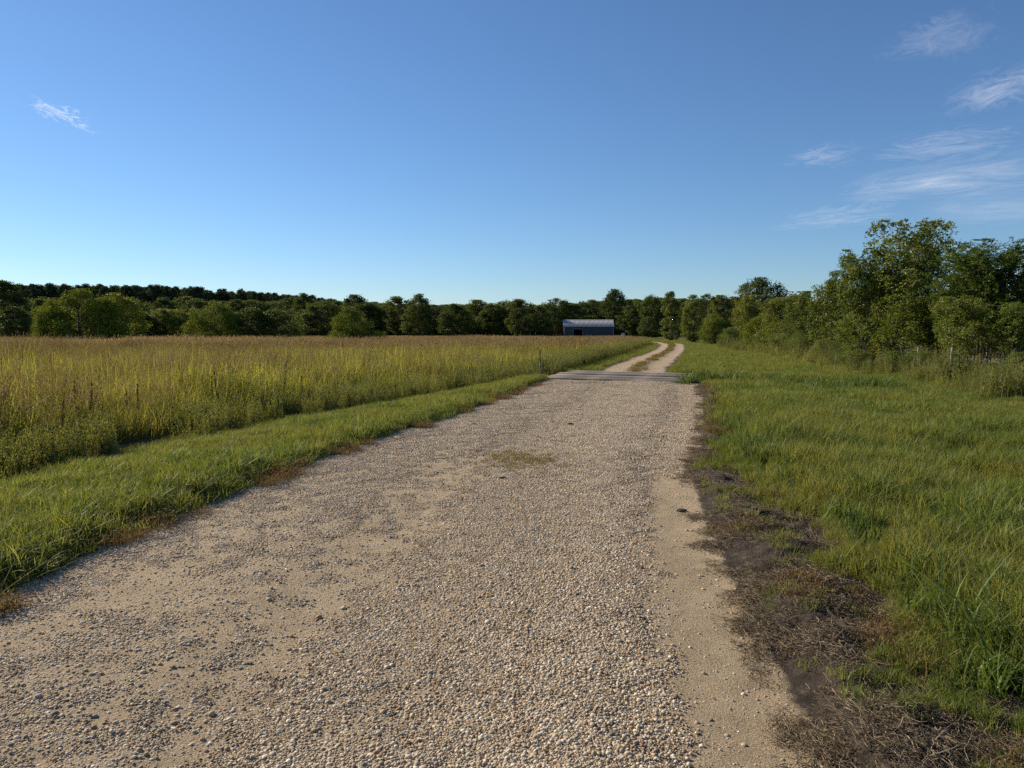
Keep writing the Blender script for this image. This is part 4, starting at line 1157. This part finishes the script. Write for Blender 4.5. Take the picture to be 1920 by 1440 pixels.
y = rng.uniform(150, 240, n_); a = rng.uniform(-0.80, -0.50, n_); x = a * y
scatter('left_wood', 'broad_wood_source', np.stack([x, y, 0 * x], -1), spin(n_, 0.02), rng.uniform(0.7, 1.0, n_) * (y / 200), 'dark wood at the far left behind the meadow bushes', 'wood', rng=rng)

# ------------------------------------------------------------------ plank bridge
m_plank = []
for k, (c1, c2) in enumerate([((0.10, 0.085, 0.068), (0.21, 0.18, 0.145)), ((0.16, 0.138, 0.112), (0.28, 0.245, 0.2)), ((0.055, 0.046, 0.038), (0.12, 0.102, 0.084))]):
    m, nt, out = new_mat('weathered_plank')
    tc = N(nt, 'ShaderNodeTexCoord'); oi = N(nt, 'ShaderNodeObjectInfo')
    mp = N(nt, 'ShaderNodeMapping'); mp.inputs['Scale'].default_value = (0.5, 14, 14); mp.inputs['Rotation'].default_value = (0, 0, 0.478)
    nt.links.new(tc.outputs['Object'], mp.inputs[0])
    va = N(nt, 'ShaderNodeVectorMath', operation='ADD'); nt.links.new(mp.outputs[0], va.inputs[0])
    cx = N(nt, 'ShaderNodeCombineXYZ'); nt.links.new(math_n(nt, 'MULTIPLY', oi.outputs['Random'], 60.0), cx.inputs[0]); nt.links.new(cx.outputs[0], va.inputs[1])
    n1 = pos_noise(nt, 2.0, 6.0, 0.7, 0.4, va.outputs[0])
    r = ramp(nt, [(0.3, c1), (0.7, c2)]); nt.links.new(n1, r.inputs[0])
    # road dust carried onto the boards by the wheels
    g2 = N(nt, 'ShaderNodeNewGeometry'); sx = N(nt, 'ShaderNodeSeparateXYZ'); nt.links.new(g2.outputs['Position'], sx.inputs[0])
    across = math_n(nt, 'SUBTRACT', sx.outputs[0], math_n(nt, 'MULTIPLY', math_n(nt, 'SUBTRACT', sx.outputs[1], 26.4), 0.287))
    d1 = math_n(nt, 'ABSOLUTE', math_n(nt, 'SUBTRACT', across, 3.15)); d2 = math_n(nt, 'ABSOLUTE', math_n(nt, 'SUBTRACT', across, 4.85))
    dd = math_n(nt, 'MINIMUM', d1, d2)
    dust = math_n(nt, 'ADD', math_n(nt, 'MULTIPLY', dd, -1.3), math_n(nt, 'MULTIPLY', pos_noise(nt, 3.5, 5.0, 0.7), 1.7))
    dr = ramp(nt, [(0.3, (0, 0, 0)), (0.85, (1, 1, 1))]); nt.links.new(dust, dr.inputs[0])
    c = mixc(nt, math_n(nt, 'MULTIPLY', dr.outputs[0], 0.42), r.outputs[0], (0.36, 0.285, 0.2))
    p = N(nt, 'ShaderNodeBsdfPrincipled', i_Roughness=0.85); nt.links.new(c, p.inputs['Base Color'])
    b = N(nt, 'ShaderNodeBump', i_Strength=0.5, i_Distance=0.01); nt.links.new(n1, b.inputs['Height']); nt.links.new(b.outputs[0], p.inputs['Normal'])
    nt.links.new(p.outputs[0], out.inputs[0]); m_plank.append(m)

bridge = bpy.data.objects.new('plank_bridge', None); COL.objects.link(bridge); bridge.location = (BC[0], BC[1], 0)
tag(bridge, 'low grey wooden plank bridge crossing the ditch', 'bridge')
rb = random.Random(3)
NPL = 15; LEN = 4.75; pitch = LEN / NPL
for k in range(NPL):
    u0 = -LEN / 2 + k * pitch + 0.012; u1 = u0 + pitch - 0.024
    l0 = -2.68 + rb.uniform(-0.08, 0.06); l1 = 2.68 + rb.uniform(-0.06, 0.10)
    zt = 0.05 + rb.uniform(-0.014, 0.016); til = rb.uniform(-0.014, 0.014)
    vs = []
    nseg = 6
    for j in range(nseg + 1):
        s_ = l0 + (l1 - l0) * j / nseg; sag = rb.uniform(-0.004, 0.004)
        for (uu, zz) in ((u0, zt - 0.055), (u0, zt - 0.008), (u0 + 0.012, zt), (u1 - 0.012, zt + til), (u1, zt - 0.008 + til), (u1, zt - 0.055)):
            vs.append((BV[0] * s_ + BU[0] * uu, BV[1] * s_ + BU[1] * uu, zz + sag))
    q = []
    for j in range(nseg):
        for e in range(6):
            a, b_ = j * 6 + e, j * 6 + (e + 1) % 6
            q.append((a, b_, b_ + 6, a + 6))
    caps = [tuple(range(5, -1, -1)), tuple(range(nseg * 6, nseg * 6 + 6))]
    me = mesh_np('plank', np.array(vs), [np.array(q), np.array(caps)], m_plank[rb.choice([0, 0, 1, 2, 2])])
    link('plank', me, bridge)
for s_ in (-2.2, -0.75, 0.75, 2.2):
    b = Bld(); vs = []
    for uu in (-LEN / 2 + 0.1, LEN / 2 - 0.1):
        for ds, zz in ((-0.1, -0.36), (0.1, -0.36), (0.1, -0.03), (-0.1, -0.03)):
            vs.append((BV[0] * (s_ + ds) + BU[0] * uu, BV[1] * (s_ + ds) + BU[1] * uu, zz))
    q = [(0, 1, 2, 3), (7, 6, 5, 4), (0, 4, 5, 1), (1, 5, 6, 2), (2, 6, 7, 3), (3, 7, 4, 0)]
    link('beam', mesh_np('beam', np.array(vs), [np.array(q)], m_plank[2]), bridge)

# ------------------------------------------------------------------ stakes and posts
m_post = plain_mat('weathered_post', (0.13, 0.115, 0.095), (0.26, 0.235, 0.2), 12, 0.9, 0.4, stretch=(4, 4, 0.6))
m_post_dark = plain_mat('dark_rusty_post', (0.05, 0.04, 0.035), (0.11, 0.085, 0.07), 12, 0.85, 0.4)
m_white = plain_mat('white_paint', (0.55, 0.54, 0.52), (0.75, 0.74, 0.72), 5, 0.6, 0.1)


def post(x, y, h, r, label, mat, top=None, lean=(0, 0), group=None, name='fence_post'):
    z = float(H0(x, y))
    e = bpy.data.objects.new(name, None); COL.objects.link(e); e.location = (x, y, z); e.rotation_euler = (lean[0], lean[1], 0.3)
    tag(e, label, 'post', group)
    b = Bld(); hs = np.linspace(-0.25, h * (0.55 if top else 1), 6); rs = r * np.array([1.05, 1.0, 1.04, 0.96, 1.0, 0.93])
    rr = random.Random(int(x * 100)); pts = [(rr.uniform(-.1, .1) * r, rr.uniform(-.1, .1) * r, q) for q in hs]
    tube(b, pts, rs, 8); link('shaft', b.mesh('post_shaft', mat, True), e)
    if top:
        b = Bld(); hs = np.linspace(h * 0.55 - 0.002, h, 5); tube(b, [(0.002 * k, 0, q) for k, q in enumerate(hs)], r * np.array([0.8, 0.78, 0.75, 0.8, 1.05]), 8)
        link('upper_shaft', b.mesh('post_upper', top, True), e)
    return e


post(0.95, 24.6, 0.92, 0.028, 'leaning stake with a dark top at the left end of the bridge', m_post, m_post_dark, (0.02, -0.05))
post(3.15, 33.6, 0.36, 0.03, 'short pale stake in the grass beyond the bridge', m_post, None, (0, 0.02), None, 'stake')
post(12.4, 28.6, 0.7, 0.014, 'thin fence post in the dry weeds, leftmost of the right-hand posts', m_post, None, (0.02, 0.02), 'fence posts in front of the right-hand trees')
post(14.3, 26.2, 1.1, 0.035, 'thin fence post in the weeds below the tallest right-hand tree', m_post, None, (0, -0.03), 'fence posts in front of the right-hand trees')
post(14.0, 23.8, 1.15, 0.045, 'thicker pale fence post below the feathery leaved trees', m_post, None, (0.03, 0.03), 'fence posts in front of the right-hand trees')

# dark clods and larger stones lying on the road
m_clod = plain_mat('dark_clod', (0.03, 0.025, 0.02), (0.08, 0.065, 0.05), 30, 0.95, 0.6)
m_grey = plain_mat('grey_stone', (0.16, 0.15, 0.14), (0.3, 0.28, 0.26), 40, 0.85, 0.4)
I2 = ico(2)
for (x, y, s, m, lab) in [(1.52, 6.58, 0.05, m_clod, 'dark clod of earth at the right edge of the gravel'), (-0.66, 12.6, 0.06, m_grey, 'grey lump lying on the gravel near the left verge'), (1.0, 12.7, 0.06, m_clod, 'dark tuft of dirt in the gravel beyond the grass patch'), (-0.1, 7.95, 0.045, m_clod, 'small dark clod in front of the grass patch on the road')]:
    v = I2[0].copy(); nz = np.random.default_rng(int(x * 100 + 999)).normal(size=(6, 3)); nz /= np.linalg.norm(nz, axis=1)[:, None]
    for d in nz: v = v + 0.22 * np.outer(np.sin(3.1 * (v @ d)), d) * 0.6
    s = s * 0.7; v = v * np.array([1.25, 0.9, 0.5]) * s
    o = link('earth_clod' if m is m_clod else 'rock', mesh_np('clod', v, [I2[1]], m, smooth=True), None, (x, y, float(H(x, y)) + 0.25 * s))
    tag(o, lab, 'clod' if m is m_clod else 'rock')

# dark seed stalks standing out of the meadow margin
m_dock = leaf_mat('dark_seed_stalk', [(0, (0.05, 0.03, 0.02)), (1, (0.12, 0.075, 0.045))], None, 1, 0.1, 0.8, 0.2, 0.3)
docks = []; STK = []
for k in range(3):
    b = Bld(); t = np.linspace(0, 1, 6); pts = np.stack([0.03 * t ** 2, 0.02 * np.sin(3 * t), 1.1 * t], -1); tube(b, pts, np.linspace(0.005, 0.0025, 6), 4, 0.6)
    n_ = 120; tt = rng.uniform(0.55, 1.0, n_); ang = rng.random(n_) * 6.283; rad = 0.022 * (1.2 - tt) * 1.6
    c = np.stack([np.interp(tt, t, pts[:, q]) for q in range(3)], -1) + np.stack([np.cos(ang) * rad, np.sin(ang) * rad, 0 * ang], -1)
    leafquads(b, rng, c, 0.028, 0.0, 0.6, None, np.stack([np.cos(ang), np.sin(ang), 1.2 + 0 * ang], -1)); docks.append(b.mesh('dock_stalk', m_dock))
for k, (x, y) in enumerate([(-6.35, 10.4), (-6.2, 10.9), (-5.95, 11.9), (-6.3, 12.2), (-5.2, 13.2), (-5.5, 13.5), (-4.3, 15.2), (-4.75, 15.4), (-6.8, 11.6)]):
    o = link('seed_stalk', docks[k % 3], None, (x, y, float(H0(x, y)) - 0.02)); o.rotation_euler = (0.05 * math.sin(k * 2.1), 0.05 * math.cos(k * 1.7), k); o.scale = (0.9, 0.9, 0.72 + 0.3 * ((k * 37) % 10) / 10)
    STK.append((x / y, o))
STK.sort(key=lambda r: r[0])
for k, (_, o) in enumerate(STK): tag(o, 'dark upright seed stalk at the meadow margin, %s from the left' % ORD[k], 'plant', 'dark seed stalks at the meadow margin')

# ------------------------------------------------------------------ barn
m_metal = plain_mat('blue_grey_siding', (0.042, 0.053, 0.06), (0.052, 0.064, 0.071), 0.6, 0.55, 0.0, 0.0, spec=0.4)
m_roof = plain_mat('galvanised_roof', (0.33, 0.325, 0.32), (0.41, 0.405, 0.40), 0.9, 0.65, 0.05, 0.0, spec=0.25)
m_trim = plain_mat('barn_trim', (0.30, 0.33, 0.36), (0.38, 0.41, 0.44), 1.0, 0.5, 0.0)
m_slab = plain_mat('concrete_slab', (0.38, 0.36, 0.33), (0.5, 0.48, 0.45), 1.5, 0.9, 0.2)
m_dim = plain_mat('barn_earth_floor', (0.1, 0.085, 0.07), (0.16, 0.135, 0.11), 2, 0.95, 0.2)
barn = bpy.data.objects.new('barn', None); COL.objects.link(barn)
BX, BY = 13.6, 195.0
bz = float(H0(BX + 6, BY)) - 0.15
barn.location = (BX, BY, bz); barn.rotation_euler = (0, 0, R(-3.0))
tag(barn, 'blue grey metal barn with a light gabled roof and open doorway', 'barn')
BL, BD, EV, RG = 12.8, 9.0, 3.05, 4.75
D0, D1, DH = 2.45, 4.75, 2.35


def ribbed(x0, x1, z0, z1, y, out_, pitch=0.3):
    """vertical ribbed metal sheet in the xz plane"""
    xs = [x0]; ys = [0.0]
    n = max(1, int(round((x1 - x0) / pitch))); p_ = (x1 - x0) / n
    for k in range(n):
        a = x0 + k * p_
        for dx_, dy_ in ((p_ * 0.62, 0), (p_ * 0.7, 0.03), (p_ * 0.9, 0.03), (p_ * 1.0, 0)):
            xs.append(a + dx_); ys.append(dy_)
    xs = np.array(xs); ys = y + out_ * np.array(ys)
    n = len(xs)
    inner = y - out_ * 0.05
    v = np.concatenate([np.stack([xs, ys, np.full(n, z0)], -1), np.stack([xs, ys, np.full(n, z1)], -1), np.array([[x0, inner, z0], [x1, inner, z0], [x0, inner, z1], [x1, inner, z1]])])
    i = np.arange(n - 1)
    q = np.stack([i, i + 1, i + 1 + n, i + n], -1)
    q = np.concatenate([q, [[2 * n + 1, 2 * n, 2 * n + 2, 2 * n + 3]]])
    return v, q


def part(name, b, mat, parent): return link(name, b.mesh(name, mat), parent)


b = Bld()
for seg in ((0, D0, 0, EV), (D1, BL, 0, EV), (D0, D1, DH, EV)):
    v, q = ribbed(seg[0], seg[1], seg[2], seg[3], 0.0, -1); b.add(v, q)
part('front_wall', b, m_metal, barn)
b = Bld(); v, q = ribbed(0, BL, 0, EV, BD, 1); b.add(v, q); part('back_wall', b, m_metal, barn)
for xx, o_ in ((0.0, -1), (BL, 1)):
    b = Bld()
    n = 31; ys = np.linspace(0, BD, n); zt = EV + (RG - EV) * (1 - np.abs(ys - BD / 2) / (BD / 2))
    off = np.where(np.arange(n) % 3 == 1, 0.03, 0.0) * o_
    v = np.concatenate([np.stack([xx + off, ys, 0 * ys], -1), np.stack([xx + off, ys, zt - 0.02], -1), np.stack([np.full(n, xx - o_ * 0.05), ys, 0 * ys], -1), np.stack([np.full(n, xx - o_ * 0.05), ys, zt - 0.02], -1)])
    i = np.arange(n - 1); q = np.concatenate([np.stack([i, i + 1, i + 1 + n, i + n], -1), np.stack([i + 1, i, i + n, i + 1 + n], -1) + 2 * n])
    b.add(v, q); part('gable_wall', b, m_metal, barn)
roofp = None
b = Bld()
for sgn in (0, 1):
    n_r = 40; x0, x1 = -0.25, BL + 0.25
    xs = []; zs = []
    p_ = (x1 - x0) / n_r
    for k in range(n_r):
        a = x0 + k * p_
        for dx_, dz_ in ((0, 0), (p_ * 0.66, 0), (p_ * 0.72, 0.035), (p_ * 0.92, 0.035)): xs.append(a + dx_); zs.append(dz_)
    xs.append(x1); zs.append(0); xs = np.array(xs); zs = np.array(zs); n = len(xs)
    ye = -0.3 if sgn == 0 else BD + 0.3; ze = EV - (RG - EV) / (BD / 2) * 0.3 + 0.06
    v = np.concatenate([np.stack([xs, np.full(n, ye), ze + zs], -1), np.stack([xs, np.full(n, BD / 2), RG + 0.06 + zs], -1), np.stack([xs, np.full(n, ye), np.full(n, ze - 0.05)], -1), np.stack([xs, np.full(n, BD / 2), np.full(n, RG + 0.01)], -1)])
    i = np.arange(n - 1)
    q = np.concatenate([np.stack([i, i + 1, i + 1 + n, i + n], -1), np.stack([i + 1, i, i + n, i + 1 + n], -1) + 2 * n, np.stack([i + 2 * n, i + 2 * n + 1, i + 1, i], -1)])
    b.add(v, q)
roofp = part('roof', b, m_roof, barn)
b = Bld(); xs = np.array([-0.3, BL + 0.3]); v = []
for xx in xs:
    for yy, zz in ((BD / 2 - 0.28, RG + 0.015), (BD / 2, RG + 0.14), (BD / 2 + 0.28, RG + 0.015)): v.append((xx, yy, zz))
b.add(v, [(0, 3, 4, 1), (1, 4, 5, 2)]); part('ridge_cap', b, m_trim, roofp)
for xx in (-0.04, BL - 0.08):
    b = Bld(); b.add(box_v(xx, xx + 0.12, -0.05, -0.034, 0, EV - 0.16), BOXQ); part('corner_trim', b, m_trim, barn)
for x0, x1, z0, z1 in ((D0 - 0.1, D0, 0, DH + 0.1), (D1, D1 + 0.1, 0, DH + 0.1), (D0, D1, DH, DH + 0.1)):
    b = Bld(); b.add(box_v(x0, x1, -0.06, 0.1, z0, z1), BOXQ); part('door_frame', b, m_trim, barn)
b = Bld(); b.add(box_v(-0.6, D1 + 0.4, -2.4, -0.06, -0.1, 0.07), BOXQ); part('concrete_apron', b, m_slab, barn)
b = Bld(); b.add(box_v(0.06, BL - 0.06, 0.06, BD - 0.06, -0.1, 0.05), BOXQ); part('barn_floor', b, m_dim, barn)

# small white tub in the grass right of the barn
b = Bld(); prof = [(0.0, 0.02), (0.32, 0.02), (0.40, 0.08), (0.44, 0.36), (0.47, 0.38), (0.47, 0.42), (0.41, 0.42), (0.37, 0.10), (0.0, 0.08)]
na = 18; a = np.arange(na) * 2 * math.pi / na
v = np.concatenate([np.stack([r_ * np.cos(a), r_ * np.sin(a), np.full(na, z_)], -1) for r_, z_ in prof])
q = []
for k in range(len(prof) - 1):
    i = np.arange(na); q.append(np.stack([k * na + i, k * na + (i + 1) % na, (k + 1) * na + (i + 1) % na, (k + 1) * na + i], -1))
b.add(v, np.concatenate(q))
tub = link('white_tub', b.mesh('white_tub', m_white, True), None, (28.2, 190.0, float(H0(28.2, 190.0)) + 0.75))
tub.rotation_euler = (R(75), 0.2, 0)
tag(tub, 'small white tub lying just right of the barn', 'tub')

# ------------------------------------------------------------------ thin high clouds
def cloud(corners, seed, dens, label, cover=0.5, su=2.0, sv=9.0):
    m, nt, out = new_mat('cirrus')
    uv = N(nt, 'ShaderNodeAttribute', attribute_name='uvw', attribute_type='GEOMETRY')
    mp = N(nt, 'ShaderNodeMapping'); mp.inputs['Scale'].default_value = (su, sv, 1); mp.inputs['Location'].default_value = (seed * 3.7, seed * 1.9, 0); mp.inputs['Rotation'].default_value = (0, 0, 0.12)
    nt.links.new(uv.outputs['Vector'], mp.inputs[0])
    n1 = pos_noise(nt, 1.0, 12.0, 0.7, 2.2, mp.outputs[0])
    sx = N(nt, 'ShaderNodeSeparateXYZ'); nt.links.new(uv.outputs['Vector'], sx.inputs[0])
    fu = math_n(nt, 'MULTIPLY', math_n(nt, 'MULTIPLY', sx.outputs[0], math_n(nt, 'SUBTRACT', 1.0, sx.outputs[0])), 4.0)
    fv = math_n(nt, 'MULTIPLY', math_n(nt, 'MULTIPLY', sx.outputs[1], math_n(nt, 'SUBTRACT', 1.0, sx.outputs[1])), 4.0)
    fall = math_n(nt, 'MULTIPLY', math_n(nt, 'POWER', fu, 0.8), fv)
    d = math_n(nt, 'SUBTRACT', n1, math_n(nt, 'SUBTRACT', 0.98 - cover * 0.62, math_n(nt, 'MULTIPLY', fall, 0.24)))
    al = math_n(nt, 'MULTIPLY', math_n(nt, 'MULTIPLY', math_n(nt, 'MAXIMUM', d, 0.0), fall), dens, True)
    df = N(nt, 'ShaderNodeBsdfDiffuse'); df.inputs[0].default_value = (0.95, 0.95, 0.95, 1)
    tl = N(nt, 'ShaderNodeBsdfTranslucent'); tl.inputs[0].default_value = (0.95, 0.95, 0.95, 1)
    ad_ = N(nt, 'ShaderNodeAddShader'); nt.links.new(df.outputs[0], ad_.inputs[0]); nt.links.new(tl.outputs[0], ad_.inputs[1])
    tr_ = N(nt, 'ShaderNodeBsdfTransparent'); mx = N(nt, 'ShaderNodeMixShader')
    nt.links.new(al, mx.inputs[0]); nt.links.new(tr_.outputs[0], mx.inputs[1]); nt.links.new(ad_.outputs[0], mx.inputs[2]); nt.links.new(mx.outputs[0], out.inputs[0])
    c = np.array(corners, float); k = 17
    u, v = np.meshgrid(np.linspace(0, 1, k), np.linspace(0, 1, k))
    pxy = (c[0][None, None] * ((1 - u) * (1 - v))[..., None] + c[3][None, None] * (u * (1 - v))[..., None] + c[2][None, None] * (u * v)[..., None] + c[1][None, None] * ((1 - u) * v)[..., None])
    z = 2500 + 60 * (vn(u * 4, v * 4, seed) - 0.5)
    i = np.arange(k - 1)[:, None] * k + np.arange(k - 1)[None]; q = np.stack([i, i + 1, i + 1 + k, i + k], -1).reshape(-1, 4)
    me = mesh_np('cirrus_cloud', np.concatenate([pxy, z[..., None]], -1).reshape(-1, 3), [q], m, smooth=True)
    at_ = me.attributes.new('uvw', 'FLOAT_VECTOR', 'POINT'); at_.data.foreach_set('vector', np.stack([u, v, 0 * u], -1).astype(np.float32).ravel())
    o = link('cirrus_cloud', me); o.visible_shadow = True
    tag(o, label, 'cloud', 'thin cirrus clouds', 'stuff')


cloud([(-5612, 8448), (-5041, 7606), (-4712, 8857), (-5377, 10083)], 1, 2.34, 'small bright wisp of cloud at the upper left', 0.54, 3.4, 2.6)
cloud([(6346, 15275), (5325, 12300), (6711, 9200), (10042, 13638)], 2, 0.70, 'broad streak of thin cloud above the right-hand trees', 0.78, 2.2, 3.6)
cloud([(5189, 11768), (4471, 9500), (6306, 8523), (7185, 10883)], 3, 0.64, 'slanting wisp of cloud above the broad streak on the right', 0.64, 2.6, 4.2)
cloud([(4082, 11890), (3625, 9983), (4754, 9740), (5438, 11817)], 4, 0.70, 'small wisp left of the slanting cloud streak', 0.6, 2.8, 4.0)
cloud([(4965, 9086), (4354, 7635), (4794, 6526), (5953, 8411)], 5, 0.78, 'fluffy wisp of cloud at the right edge of the sky', 0.66, 2.8, 3.0)
cloud([(3336, 7359), (2925, 6061), (3776, 5650), (4618, 7194)], 6, 0.45, 'faint wisp of cloud high in the upper right', 0.62, 3.2, 2.6)
cloud([(6431, 19932), (5486, 15239), (7156, 13194), (9224, 17520)], 7, 0.60, 'low faint cloud wisps left of the tallest right-hand tree', 0.66, 3.0, 3.4)
cloud([(9423, 18539), (7265, 13669), (9559, 12062), (13799, 17539)], 8, 0.39, 'pale veil of cloud low over the right-hand trees', 0.8, 1.8, 3.0)
